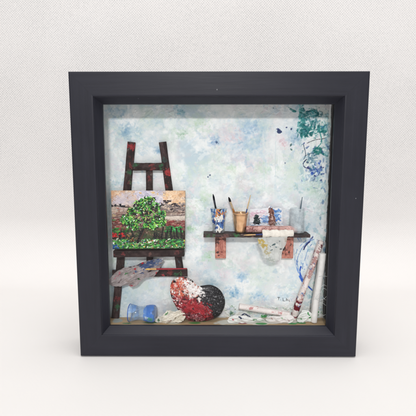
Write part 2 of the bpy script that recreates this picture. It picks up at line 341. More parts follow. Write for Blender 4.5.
    for X,Y,rx,ry,cc,nn in ((248,110,16,60,(44,124,126),26),(265,165,30,26,(30,112,112),26),(300,72,36,16,(50,128,134),20),(345,155,24,18,(44,136,134),22),(325,262,22,16,(40,126,122),16),(306,372,26,44,(44,70,150),8),(330,345,18,26,(60,96,176),6),(300,400,40,30,(150,176,196),10),(318,330,40,20,(206,216,220),12),(285,300,24,30,(90,130,150),14),(370,180,10,110,(150,190,196),26)):
        for i in range(int(nn*1.8)): c.dab(*q(X+random.uniform(-rx,rx),Y+random.uniform(-ry,ry)),random.uniform(.8,2.4),random.uniform(.4,1.2),random.uniform(-1.5,1.5),np.array(cc)+random.uniform(-22,26),.62,.03,.6)
    for i in range(80):
        u=random.triangular(298,329,303); v=random.triangular(104,150,112); c.dab(u,v,random.uniform(.7,2.6),random.uniform(.4,1.1),random.uniform(-1.5,1.5),random.choice([(34,110,114),(60,142,138),(90,150,160),(28,84,100),(200,222,222)]),.6,.03,.6)
    for i in range(70):
        c.dab(random.triangular(318,330,328),random.uniform(106,300),random.uniform(.8,3.2),random.uniform(.4,1.1),1.5+random.uniform(-.5,.5),random.choice([(120,168,184),(90,140,170),(196,214,220),(236,240,240),(70,110,160)]),.5,.03,.6)
    for i in range(26):
        c.dab(random.uniform(300,326),random.uniform(140,192),random.uniform(.5,2),random.uniform(.3,.7),random.uniform(-1.5,1.5),random.choice([(40,60,130),(50,90,180),(60,120,140),(90,120,170)]),.7,.03,.6)
    for i in range(60):
        c.dab(random.uniform(299,327),random.uniform(108,185),random.uniform(.4,2.2),random.uniform(.3,1),random.uniform(0,3),random.choice([(230,232,230),(210,222,222),(160,196,196),(196,212,208),(232,230,232)]),.55,.02,.5)
    cloud(312,190,9,6,(180,205,190),24,.4)
    # signature
    q=lambda X,Y:(270+X/13.87,290+Y/13.87); K=(38,40,44)
    for pts in ([q(104,98),q(136,98)],[q(120,98),q(118,134)],[q(146,132),q(147,134)],[q(176,106),q(180,146),q(205,150)],[q(228,112),q(224,150)],[q(225,136),q(234,128),q(243,132),q(245,152)],[q(262,134),q(266,160)],[q(266,160),q(274,158)]):
        c.line(pts,.5,K,.95,.006,edge=.03,sm=False)
    # long blue curved marks, right
    q=lambda X,Y:(280+X/4.38,235+Y/4.38)
    c.line([q(150,18),q(120,30),q(96,58),q(78,95),q(76,130),q(88,165),q(104,195)],.9,(90,130,190),.5,.02)
    c.line([q(128,30),q(112,45),q(104,62)],1.6,(34,44,100),.9,.02); c.line([q(90,140),q(86,165),q(100,200),q(125,226),q(140,240)],1.5,(36,84,188),.95,.03)
    c.line([q(84,180),q(98,205),q(110,215)],1.3,(40,100,200),.9,.02); c.line([q(160,20),q(172,30),q(160,60)],.6,(80,120,180),.6,.01); c.line([q(120,60),q(112,110),q(122,150),q(112,190)],.9,(170,194,214),.4,.02)
    c.line([q(60,60),q(64,110),q(72,140)],.5,(120,150,190),.5,.01)
    for pts,w_,cc in (([(112,24),(90,44),(70,76),(66,110)],.6,(110,150,200)),([(136,40),(120,70),(108,104),(96,150)],.5,(90,130,190)),([(70,108),(76,150),(92,190),(110,222)],.7,(60,110,196)),([(144,8),(132,22),(118,30)],1.2,(46,60,120)),([(98,214),(112,236),(128,246)],.8,(50,96,190)),([(100,80),(92,120),(96,150)],.7,(170,190,214)),([(150,60),(140,110),(120,150)],.8,(180,196,206))):
        
        sp=spline([q(*p_) for p_ in pts],5)
        for j in range(0,len(sp)-3,4): c.line([sp[j]+np.array([random.uniform(-.5,.5),0]),sp[min(j+random.choice((2,3)),len(sp)-1)]],w_*random.uniform(.7,1.8),np.array(cc)+random.uniform(-15,25),.5,.02)
    for i in range(40): c.dab(*q(random.uniform(66,160),random.uniform(8,240)),random.uniform(.6,2.4),random.uniform(.3,.7),1.2+random.uniform(-.6,.6),random.choice([(120,160,205),(236,240,242),(90,130,190),(190,208,220)]),.5,.02,.5)
    # thick marks near the bottom
    q=lambda X,Y:(185+X/5.2,250+Y/5.2)
    c.line([q(268,340),q(285,352),q(305,348),q(330,362)],1.5,(30,40,66),.9,.03); c.line([q(290,340),q(310,332),q(335,345),q(340,356)],1.6,(26,38,70),.9,.03); c.dab(*q(275,355),1.6,.9,.5,(20,26,40),.9,.02)
    c.dab(*q(238,352),1.1,1.1,0,(196,60,80),.8,.02); c.dab(*q(240,325),1.5,.9,0,(60,100,150),.7,.02)
    for i in range(330):
        u=random.uniform(222,327); v=random.uniform(306,324)
        c.dab(u,v,random.uniform(.6,3.4),random.uniform(.4,1.3),random.uniform(-.9,.9),random.choice([(226,228,222),(232,231,226),(205,210,205),(196,204,196),(150,175,150),(214,205,200),(90,130,95)] if random.random()<.4 else [(228,229,225),(218,220,216)]),.6,random.uniform(.01,.05),.6)
    for u,v,a in ((262,317,2.6),(264,315,1.6),(313,316,2.4),(309,320,1.8),(298,321,1.8),(317,312,1.4),(195,323,2.5),(243,320,2),(306,313,1.5)):
        c.dab(u,v,a,a*.5,random.uniform(-.5,.5),(58,140,74),.85,.04,.6)
    for u,v in ((292,313),(284,320),(305,318)): c.dab(u,v,1.6,.7,.6,(150,70,80),.6,.03)
    for i in range(40): c.dab(random.uniform(118,170),random.uniform(314,324),random.uniform(.4,1.8),.4,random.uniform(-.5,.5),random.choice([(150,175,150),(190,190,180),(120,150,170)]),.5,.01)
    return c
BD=backdrop(); BD.c=np.clip(BD.c*1.035,0,250)

# ---------------------------------------------------------------- the box frame
YB=3.1; XI=10.5; ZF=-10.1; H=12.56; DX=.03
frame=thing('shadow_box_frame',(0,1.9,-GZ),'charcoal square wooden box frame with a glazed front, standing upright on white cloth','picture frame')
PROF=[(.0,.14),(.02,.06),(.06,.02),(.14,0)]+[(x,0) for x in np.linspace(.4,1.9,7)]+[(1.99,.01),(2.035,.05),(2.05,.12),(2.09,.16)]+[(2.09+.41*i/4,.16+.66*i/4) for i in range(1,5)]+[(2.54,.86),(2.555,.92),(2.555,1.1),(2.0,1.1),(2.0,3.8),(0,3.8)]
def rail(side):
    n=60; V=[]
    r=np.random.RandomState(side)
    for i in range(n):
        f=-1+2*i/(n-1)
        for (ins,y) in PROF:
            a=H-ins; along=f*(a-.0015); wob=0.006*math.sin(f*9+side)*(1 if ins<2.2 else 0)
            p={0:(along,a),1:(a,-along),2:(-along,-a),3:(-a,along)}[side]
            V.append((p[0]+DX,y,max(p[1],-12.5)))
    m=len(PROF); Fc=gridfaces(n,m,0,True)+[list(range(m))[::-1],list(range((n-1)*m,n*m))]
    o=mesh('frame_rail',V,Fc,M_fh if side in(0,2) else M_fv,frame,smooth=False)
    o['label']=['top frame rail','right frame rail','bottom frame rail with bright inner bevel','left frame rail'][side]
for s_ in range(4): rail(s_)
M_spacer=plain('added spacer felt',(30,30,32),(46,46,48),.95)
for fx in (-11.4,11.46):  # hidden feet, added to lift the frame so a dark shadow gap forms below
    for fy in (.9,3.2):
        V,Fc=lathe((fx,fy,-GZ),[(.01,0),(.42,0),(.42,.118),(.01,.118)],24); mesh('added_spacer_foot',V,Fc,M_spacer,frame,smooth=False)
# painted back panel
n=600; xs=np.linspace(-XI+.02,XI-.02,n); zs=np.linspace(-10.25,XI,n)
X,Z=np.meshgrid(xs,zs); U,V_=uv(X,YB,Z); col,th=BD.sample(U,V_)
# the painted sheet stops at a ragged edge short of the right wall
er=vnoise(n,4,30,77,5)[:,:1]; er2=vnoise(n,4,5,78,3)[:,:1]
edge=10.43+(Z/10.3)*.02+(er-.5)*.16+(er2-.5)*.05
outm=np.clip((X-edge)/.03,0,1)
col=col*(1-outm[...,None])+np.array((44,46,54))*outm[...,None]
lip=np.exp(-((X-edge+.07)/.07)**2)
Y=YB-th*1.0-.06*(1-outm)-lip*.10*(1-outm)-(vnoise(n,n,60,79,3)-.5)*.05
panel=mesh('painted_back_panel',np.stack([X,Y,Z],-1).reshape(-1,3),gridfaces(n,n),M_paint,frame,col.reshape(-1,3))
mesh('backing_board',*box(-XI,XI,YB+.16,YB+.5,-10.29,XI),M_board,frame,smooth=False)
# lining of the left wall: pale painted paper
def lining(side):
    n,m=240,30; zz=np.linspace(ZF,XI-.02,n); yy=np.linspace(1.3,YB-.02,m); Yg,Zg=np.meshgrid(yy,zz)
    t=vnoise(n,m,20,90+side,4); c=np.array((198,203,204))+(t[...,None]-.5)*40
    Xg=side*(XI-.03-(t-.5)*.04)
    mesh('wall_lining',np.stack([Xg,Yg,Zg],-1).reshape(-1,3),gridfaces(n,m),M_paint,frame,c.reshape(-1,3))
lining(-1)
# wooden inner floor with paint drips
nx,ny=520,60; xs=np.linspace(-XI+.03,XI-.03,nx); ys=np.linspace(1.14,YB-.1,ny); Xg,Yg=np.meshgrid(xs,ys)
g=vnoise(ny,nx,40,50,5,.6,(3,.35)); g2=vnoise(ny,nx,30,51,4)
c=np.array((176,150,116))+(g[...,None]-.5)*np.array((70,70,66)); 
def stain(x,y,rx,ry,cc,al=.9):
    global c
    r=np.sqrt(((Xg-x)/rx)**2+((Yg-y)/ry)**2); m=np.clip((1.05-r+(g2-.5)*1.6)/.3,0,1)*al; c=c*(1-m[...,None])+np.array(cc)*m[...,None]
for x,y,rx,ry,cc in ((-2.1,1.7,.7,.2,(70,130,66)),(-1.3,2.2,.4,.3,(84,140,80)),(-8.6,1.6,.5,.2,(90,130,90)),(-6.2,1.8,.8,.2,(80,120,80)),(-4.,1.6,.6,.15,(200,196,180)),(1.2,1.9,1.6,.7,(206,206,198)),(3.6,2.1,2.2,.8,(212,210,202)),(6.6,2.2,1.6,.6,(202,206,198)),(4.2,1.6,.5,.2,(70,140,80)),(8,1.8,.5,.2,(60,130,70)),(7.1,1.6,.4,.2,(64,140,80)),(2.4,1.7,.5,.2,(150,90,90)),(-9.6,2.2,.4,.5,(150,160,160))): stain(x,y,rx,ry,cc)
mesh('inner_floor',np.stack([Xg,Yg,ZF+.02*g-.01],-1).reshape(-1,3),gridfaces(ny,nx),M_wood,frame,c.reshape(-1,3))
mesh('glass_pane',*box(-XI+.05,XI-.05,1.11,1.24,-XI+.05,XI-.05),M_pane,frame,smooth=False)
FL=ZF+.012

# ---------------------------------------------------------------- generic painted pieces
def noisecol(V,base,amp,seed,cell=.25,streak=None):
    """woody or cloudy colour variation computed from 3D position"""
    V=np.asarray(V,float); r=np.random.RandomState(seed); out=np.zeros(len(V))
    for o in range(6):
        for q_ in range(3):
            d=r.randn(3); d/=np.linalg.norm(d); d*=np.pi*1.9**o/cell
            if streak is not None:
                s=np.array(streak); s=s/np.linalg.norm(s); d=d-s*(d@s)*.9
            out+=np.sin(V@d+r.rand()*6+1.3*np.sin(V@(d[[1,2,0]]*.6)+r.rand()*6))/(1+.55*o)*.62
    return np.array(base)+out[:,None]*amp
def blots(V,col,spots,seed=3,extra=()):
    V=np.asarray(V); jit=noisecol(V,(0,0,0),1,seed,.16)[:,0]
    for k,(c0,r,cc) in enumerate(spots):
        rs=np.random.RandomState(seed*31+k); sc=np.array([rs.uniform(.7,1.5),1,rs.uniform(.6,1.3)])
        d=np.linalg.norm((V-np.array(c0))*sc,axis=1)/r; m=np.clip((1-d+jit*.34)/.2,0,1)[:,None]*.9; col=col*(1-m)+(np.array(cc)+jit[:,None]*7)*m
    return col
def spatter(V,col,seed,n,cols,r=(.03,.12)):
    V=np.asarray(V); rs=np.random.RandomState(seed)
    return blots(V,col,[(V[rs.randint(len(V))],rs.uniform(*r),cols[rs.randint(len(cols))]) for _ in range(n)],seed)
DARK=(48,31,30)
def bar(name,a,b,w,d,y,parent,seed,spots=(),mat=None,base=DARK,amp=11,r=.05,na=90):
    na=int(na*1.5)
    A=np.array(a); B=np.array(b); rr=np.random.RandomState(seed); ph=rr.rand(4)*6
    V,Fc=sweep(lerp(A,B,na),lambda t:rrect(w,d,r,sub=12)*(1+.02*math.sin(t*17+ph[0])+.012*math.sin(t*41+ph[1])))
    cc=noisecol(V,base,amp,seed,.35,B-A); cc=blots(V,cc,spots,seed); cc=spatter(V,cc,seed+40,int(np.linalg.norm(B-A)*4),[(84,42,42),(44,60,50),(96,84,80),(34,28,32),(84,50,46),(60,70,76),(36,26,28)])
    return mesh(name,V,Fc,mat or M_wood,parent,cc)
RED=(104,38,40); GRN=(38,84,52)
# ---------------------------------------------------------------- easel
ye=2.82
easel=thing('easel',(*P(150,322,ye)[:2],FL),'dark brown wooden easel spotted with red and green paint, carrying the tree painting','easel')
p=lambda u,v,y=ye:P(u,v,y)
foot=p(115.4,322); foot[2]=FL
bar('post',p(131.6,142),foot,.72,.22,ye,easel,1,[(p(132,146.5,2.7),.38,(150,40,44)),(p(131,166,2.7),.24,RED),(p(129.6,172,2.7),.2,GRN),(p(117,299,2.7),.26,RED),(p(117,307,2.7),.22,GRN),(p(130,182,2.7),.2,(70,90,60))],na=200)
bar('post',p(162.6,142),p(180.2,271),.68,.22,ye,easel,2,[(p(168.3,172.5,2.7),.3,(165,48,50)),(p(166,186,2.7),.2,RED),(p(163.5,160,2.7),.25,(44,60,56)),(p(179,254,2.7),.18,RED)],na=170)
bar('centre_post',p(149.3,170,2.8),p(149.8,264,2.8),.62,.2,ye,easel,3,[(p(149,178,2.7),.2,RED)])
bar('crossbar',p(132.6,166.8,2.62),p(164.8,166.6,2.62),.7,.2,2.6,easel,4,[(p(135,165,2.5),.2,GRN),(p(161,166,2.5),.2,GRN),(p(152,168,2.5),.2,RED)])
bar('ledge',p(114.6,253,2.28),p(184.4,252.2,2.28),.62,.95,2.3,easel,5,[(p(123,254,1.8),.2,RED),(p(177,252,1.8),.22,(90,40,40)),(p(150,254,1.8),.2,(90,60,55))],na=140)
bar('crossbar',p(112.6,273.4,2.6),p(187.4,272.4,2.6),.72,.22,2.6,easel,6,[(p(170,273,2.4),.3,RED),(p(163,275.5,2.4),.16,(180,60,70)),(p(176,275,2.4),.26,GRN),(p(181,274,2.4),.16,(80,130,80))],na=140)

# ---------------------------------------------------------------- the painting of a tree
def landscape():
    c=Paint(109,188,187.5,252,8,(150,132,128)); c.c[int(c.h*.62):]=(62,74,52); q=lambda X,Y:(105+X/4.894,180+Y/4.894)
    s=4.894
    def d(X,Y,a,b,an,col,al=.9,h=.01,e=.5): c.dab(*q(X,Y),a/s,b/s,an,np.array(col)+random.uniform(-10,10),al,h,e,.3,14)
    R=random.uniform
    for i in range(420):                                                        # sky
        X=R(22,396); Y=R(48,128)
        if X<150: col=random.choice([(216,160,116),(228,186,148),(206,156,120),(222,206,196),(236,214,190)]) if Y<78+20*math.sin(X*.05) else random.choice([(196,186,200),(205,192,196),(214,196,186)])
        elif X<285: col=random.choice([(194,190,208),(208,202,214),(186,182,204),(222,214,220)])
        else: col=random.choice([(228,188,146),(236,200,162),(218,168,124),(234,212,190)])
        d(X,Y,R(9,20),R(5,10),R(-.8,.8),col,.5,.004,.7)
    for X,Y in ((230,60),(245,66),(300,75),(170,62),(345,110)): d(X,Y,12,5,.2,(226,190,140))
    for i in range(420):                                                        # land
        X=R(22,396); Y=R(126,300); top=118+(8 if X<200 else 0)
        if Y<158: col=random.choice([(182,162,146),(200,184,170),(156,134,122),(132,108,100),(196,168,152)])
        elif Y<192: col=random.choice([(188,172,160),(168,150,134),(150,120,110),(204,190,176)]) if X>285 else random.choice([(176,150,130),(150,112,100),(190,164,120),(132,96,88)])
        elif Y<235: col=random.choice([(118,76,66),(148,104,90),(176,140,122),(96,64,56),(160,126,110),(196,170,150)])
        else: col=random.choice([(96,76,62),(72,54,48),(116,92,72),(84,96,60),(132,108,92)])
        d(X,Y,R(6,16),R(3.5,7),R(-.4,.4),col,.75,.012,.7)
    for i in range(26): d(R(280,388),R(178,190),R(14,26),R(4,7),R(-.1,.1),(214,200,188),.6)
    # right hill with its dark ridge line
    for i in range(60): X=R(255,390); d(X,R(112,150) if X>330 else R(100+abs(X-300)*.4,150),R(6,12),R(3,5),R(-.4,.4),random.choice([(150,136,132),(120,108,106),(176,164,160),(100,90,90)]),.8)
    ridge=[(248,122),(268,112),(284,114),(292,98),(304,104),(316,96),(334,112),(350,120),(372,118),(392,124)]
    c.line([q(*r) for r in ridge[:4]],.7,(70,56,58),.7,.01)
    for i in range(60): r0=random.choice(ridge[2:8]); d(r0[0]+R(-9,9),r0[1]+R(2,9),R(2,4.5),R(1.4,2.6),R(-.6,.6),random.choice([(50,42,50),(74,62,66),(36,30,38)]),.85,.02) 
    for i in range(30): X=R(258,390); d(X,R(118,150),R(4,9),R(1,2.4),R(-.4,.4),(60,50,50),.7)
    c.line([q(300,158),q(340,156),q(390,160)],.8,(70,52,50),.7); c.line([q(275,172),q(330,175),q(390,172)],.7,(90,70,66),.6)
    # left ridge trees
    c.line([q(24,132),q(50,126),q(80,130),q(118,134),q(130,136)],.9,(46,38,40),.85); d(53,122,6,8,0,(24,24,34)); d(72,121,8,8,0,(20,20,32)); d(32,124,4,4,0,(40,36,40)); d(90,128,6,4,0,(34,30,36))
    for i in range(14): d(R(30,120),R(138,150),R(5,10),2,R(-.3,.3),(170,80,66) if i<4 else (196,170,158),.7)
    c.line([q(26,186),q(80,180),q(120,184)],.8,(84,60,54),.7)
    for i in range(60): d(R(26,110),R(188,240),R(6,14),R(2,4),R(-.2,.3),random.choice([(164,80,72),(120,44,44),(190,150,140),(90,50,46),(60,120,60)]),.8)
    for i in range(70): X=R(300,388); d(X,R(198,240),R(6,14),R(2,4),R(-.2,.2),random.choice([(120,44,46),(140,60,58),(96,48,46),(176,120,110)]),.8)
    for i in range(50): X=R(300,372); d(X,R(228,254),R(5,12),R(2,4),R(-.3,.3),random.choice([(50,150,72),(70,176,90),(40,110,60)]),.9,.02)
    for i in range(40): d(R(30,120),R(232,262),R(5,12),R(2,4),R(-.3,.3),random.choice([(50,130,50),(90,160,60),(40,96,44)]),.9,.02)
    # dark trunks along the wood edge
    for X in list(range(30,140,9))+list(range(238,392,10)):
        X+=R(-5,5); y0=R(232,276)
        for j in range(3): d(X+R(-6,6),R(262,302),R(4,8),R(3,6),R(0,3),random.choice([(30,26,28),(44,34,32),(30,46,34)]),.7,.01)
        c.line([q(X,y0),q(X+R(-9,9),R(280,302))],R(.5,1.7),random.choice([(34,26,30),(54,38,36),(24,22,26),(70,48,44)]),.85,.012,R(1.2,2))
    for i in range(26): d(R(28,100),R(262,278),R(3,6),R(2,3.4),R(0,3),(206,40,44),.95,.03)
    for i in range(14): d(R(108,140),R(262,300),R(3,6),R(2,3.4),R(0,3),random.choice([(130,80,50),(150,120,80)]),.9,.02)
    # meadow
    for i in range(620):
        X=R(24,392); Y=R(290,340)
        d(X,Y,R(3,9),R(1.5,3.4),R(-.5,.5),random.choice([(60,150,60),(90,180,80),(40,110,50),(120,180,84),(60,130,100),(40,90,44),(190,206,180)]),.9,.02)
    for i in range(46): d(R(24,70),R(318,338),R(3,7),R(2,3),R(-.5,.5),(40,92,160),.9,.02)
    for i in range(90): d(R(24,392),R(294,334),R(1.5,4),R(1.2,2.6),R(0,3),random.choice([(236,232,226),(220,80,90),(230,150,160),(240,220,90),(60,110,190),(200,40,40)]),.95,.03)
    for i in range(16): d(R(205,250),R(292,308),R(3,6),R(2,3),R(0,3),random.choice([(238,234,230),(226,110,110),(210,60,60)]),.95,.03)
    c.line([q(22,334),q(120,337),q(392,333)],.6,(40,60,50),.5)
    # tree: limbs, then leaf dabs
    Tn=(38,26,30)
    c.line([q(162,302),q(172,270),q(190,238),q(206,205),q(218,170)],2.6,Tn,.95,.03,1.2); c.line([q(178,262),q(160,235),q(140,205),q(118,190)],1.5,Tn,.95,.02,.6)
    c.line([q(196,228),q(232,205),q(262,180)],1.3,Tn,.95,.02,.5); c.line([q(172,300),q(184,270),q(200,240)],1.2,(84,52,50),.8,.02); c.line([q(200,215),q(184,170),q(176,130)],1.1,Tn,.9,.02,.5); c.line([q(216,175),q(232,130),q(226,95)],1.,Tn,.9,.02,.4)
    cl=[(110,195,26,20),(135,165,24,22),(165,125,28,26),(150,205,26,18),(195,155,30,26),(225,105,24,24),(245,140,30,28),(262,180,28,22),(215,195,28,22),(275,205,18,16),(250,215,24,14),(185,110,20,18),(130,220,24,14),(205,225,20,12),(150,232,18,12),(104,204,20,16),(276,210,20,18),(238,232,22,12),(98,182,14,10),(128,150,16,12),(205,95,14,12),(280,165,14,14)]
    for X,Y,rx,ry in cl:
        for i in range(34): a=R(0,6.3); r=R(0,1)**.6; d(X+rx*.95*r*math.cos(a),Y+ry*.95*r*math.sin(a),R(4,8),R(3,5),R(0,3),random.choice([(22,42,26),(34,72,36),(44,32,34),(26,60,40),(70,52,46)]),.9,.01)
    for X,Y,rx,ry in cl:
        for i in range(23):
            a=R(0,6.3); r=R(0,1)**.5; d(X+rx*1.12*r*math.cos(a),Y+ry*1.12*r*math.sin(a),R(3.5,7.5),R(2.2,4),R(-1,1.2),random.choice([(84,176,70),(120,200,80),(48,132,56),(160,216,100),(56,148,80),(100,190,110),(34,88,44),(150,196,110)]),.95,.035,.4)
    for i in range(26): X,Y,rx,ry=random.choice(cl); c.line([q(X+R(-rx,rx),Y+R(-ry,ry)),q(X+R(-rx,rx),Y+R(-ry,ry))],R(.4,.8),(40,28,32),.85,.015)
    for i in range(70): X,Y,rx,ry=random.choice(cl); d(X+R(-rx,rx)*1.1,Y+R(-ry,ry)*1.1,R(2,4),R(1.6,2.8),R(0,3),random.choice([(226,232,226),(232,236,220),(206,224,120),(150,214,190),(222,196,120)]),.95,.035,.4)
    return c
LS=landscape(); LS.c=np.clip((LS.c-120)*1.12+114,8,250); g_=LS.c.mean(-1,keepdims=True); LS.c=np.clip(g_+(LS.c-g_)*.9,8,252)
TL,TR_,BR,BL=[P(*a,1.72) for a in ((110.7,190.4),(185.3,190.6),(184.9,248.6),(112.4,249.4))]
TL,TR_=TL+np.array([0,.62,0]),TR_+np.array([0,.62,0]); TL=P(110.7,190.4,TL[1]); TR_=P(185.3,190.6,TR_[1])   # leans back on the posts
n,m=420,520; s,t=np.meshgrid(np.linspace(0,1,m),np.linspace(0,1,n))
pos=((1-s)*(1-t))[...,None]*TL+(s*(1-t))[...,None]*TR_+(s*t)[...,None]*BR+((1-s)*t)[...,None]*BL
Uc=110.7*(1-s)*(1-t)+185.3*s*(1-t)+184.9*s*t+112.4*(1-s)*t; Vc=190.4*(1-s)*(1-t)+190.6*s*(1-t)+248.6*s*t+249.4*(1-s)*t
col,th=LS.sample(Uc,Vc); weave=.004*np.sin(s*m*.9)*np.sin(t*n*.9)
nrm=np.cross(TR_-TL,BL-TL); nrm/=np.linalg.norm(nrm); nrm=nrm if nrm[1]<0 else -nrm
edge_r=np.minimum(np.minimum(s*m,(1-s)*m),np.minimum(t*n,(1-t)*n)); rnd=np.clip(edge_r/5,0,1)**.5
front=pos+nrm*((th*.5+weave)*rnd+.0-.06*(1-rnd))[...,None]
tp=thing('painting',(*((BL+BR)/2)[:2],min(BL[2],BR[2])),'landscape painting of a green tree and red poppies on unframed canvas, resting on the easel','painting')
mesh('painted_surface',front.reshape(-1,3),gridfaces(n,m),M_gloss,tp,col.reshape(-1,3))
def slabq(cs,off0,off1):
    V=[c+nrm*off0 for c in cs]+[c+nrm*off1 for c in cs]
    return V,[(0,1,2,3),(7,6,5,4),(0,4,5,1),(1,5,6,2),(2,6,7,3),(3,7,4,0)]
M_canvas=plain('raw canvas',(196,176,150),(220,204,180),.85,900,.6,.0003)
mesh('canvas_board',*slabq([TL,TR_,BR,BL],-.055,-.26),M_canvas,tp,smooth=False)

# ---------------------------------------------------------------- brushes
def mixc(a,b,t): return np.array(a)*(1-t)+np.array(b)*t
def brush(a,b,label,hcol,fcol,tcol,r=.09,group='small paint brushes',tipfirst=True,f=(.22,.14)):
    """a = bristle tip end, b = handle end"""
    a=np.array(a);b=np.array(b); L=b-a; low=a if a[2]<b[2] else b
    root=thing('paintbrush',low,label,'paintbrush',group)
    def seg(name,t0,t1,rf,col,mat,n=24,seed=1):
        pts=lerp(a+L*t0,a+L*t1,n); V,Fc=sweep(pts,lambda t:circ(rf(t),14),up=(0,1,.02)); mesh(name,V,Fc,mat,root,noisecol(V,col,5,seed,.1))
    seg('bristles',0,f[0],lambda t:r*(.12+.95*math.sin(min(1,t*1.15+.06)*math.pi*.62)),tcol,M_cloth)
    seg('ferrule',f[0]-.01,f[0]+f[1],lambda t:r*(.95 if t<.97 else .8),fcol,M_gloss)
    seg('handle',f[0]+f[1]-.005,1,lambda t:r*(.85+.35*math.sin(min(1,t*1.6)*math.pi*.8)-.45*t),hcol,M_gloss,40)
    return root

# ---------------------------------------------------------------- shelf
ZS=P(250,232.6,2.3)[2]                       # shelf top height
sh=thing('shelf',(P(255,235,2.3)[0],3.0,P(220,259,2.6)[2]),'narrow dark wooden wall shelf on two salmon pink brackets, holding jars and a gold cup','shelf')
zc=ZS-.15
def shelfboard():
    A=np.array([P(203.6,235,2.3)[0],2.27,zc]); B=np.array([P(308,235,2.3)[0],2.27,zc-.02]); rr=np.random.RandomState(4)
    V,Fc=sweep(lerp(A,B,220),lambda t:rrect(.3,1.6,.06)[:, :]*np.array([1+.05*math.sin(t*37)+.04*math.sin(t*91),1]))
    cc=noisecol(V,(56,40,39),9,8,.3,(1,0,0)); cc=spatter(V,cc,77,46,[(50,96,62),(110,76,70),(40,34,36),(120,108,100),(86,50,46)]); cc=blots(V,cc,[(P(208,236,1.5),.28,(56,92,60)),(P(236,234,1.6),.3,(46,110,60)),(P(214,234.5,1.5),.2,(60,90,60)),(P(225,235,1.5),.25,(104,70,66)),(P(300,236,1.5),.3,(44,40,42)),(P(304,233,1.8),.3,(60,66,60))],5)
    mesh('board',V,Fc,M_wood,sh,cc)
shelfboard()
SAL=(186,112,98)
def bracket(u0,u1,seed,spots):
    zt=zc-.16; zb=P(u0,258.3,2.5)[2]; x0,x1=P(u0,250,2.5)[0],P(u1,250,2.5)[0]; xm=(x0+x1)/2; w=x1-x0
    root=bpy.data.objects.new('bracket',None); C.objects.link(root); root.parent=sh
    V=[];Fs=[];
    V,Fc=sweep(lerp((xm,2.72,zb),(xm,2.72,zt),60),lambda t:rrect(w,.5,.08,sub=14),up=(0,1,0))
    cc=noisecol(V,(196,130,114),10,seed,.25); cc=spatter(V,cc,seed,12,[(96,60,54),(214,156,140),(60,40,42)],(.02,.07)); cc=blots(V,cc,spots,seed)
    o=mesh('bracket',V,Fc,M_wood,sh,cc); bpy.data.objects.remove(root)
    # raised rim and recessed slot
    zc_=(zt+zb)/2
    V,Fc=sweep(lerp((xm,2.46,zb+.35),(xm,2.46,zt-.35),30),lambda t:rrect(w*.42,.09,.03),up=(0,1,0))
    cc=noisecol(V,(184,116,102),9,seed+1,.2); cc=blots(V,cc,[(c0,r_*.8,k_) for c0,r_,k_ in spots],seed)
    mesh('raised_centre',V,Fc,M_wood,o,cc)
bracket(215.2,226,12,[(P(217,241,2.45),.28,(74,46,44)),(P(224.5,240,2.45),.22,(84,50,46)),(P(218,252,2.45),.14,(60,44,44)),(P(222,252,2.4),.1,(120,60,56))])
bracket(282,293.4,13,[(P(285,248.5,2.45),.22,(34,28,30)),(P(289,252,2.4),.12,(40,32,34)),(P(286,254.5,2.4),.12,(50,36,36)),(P(291,245,2.4),.15,(60,44,44))])

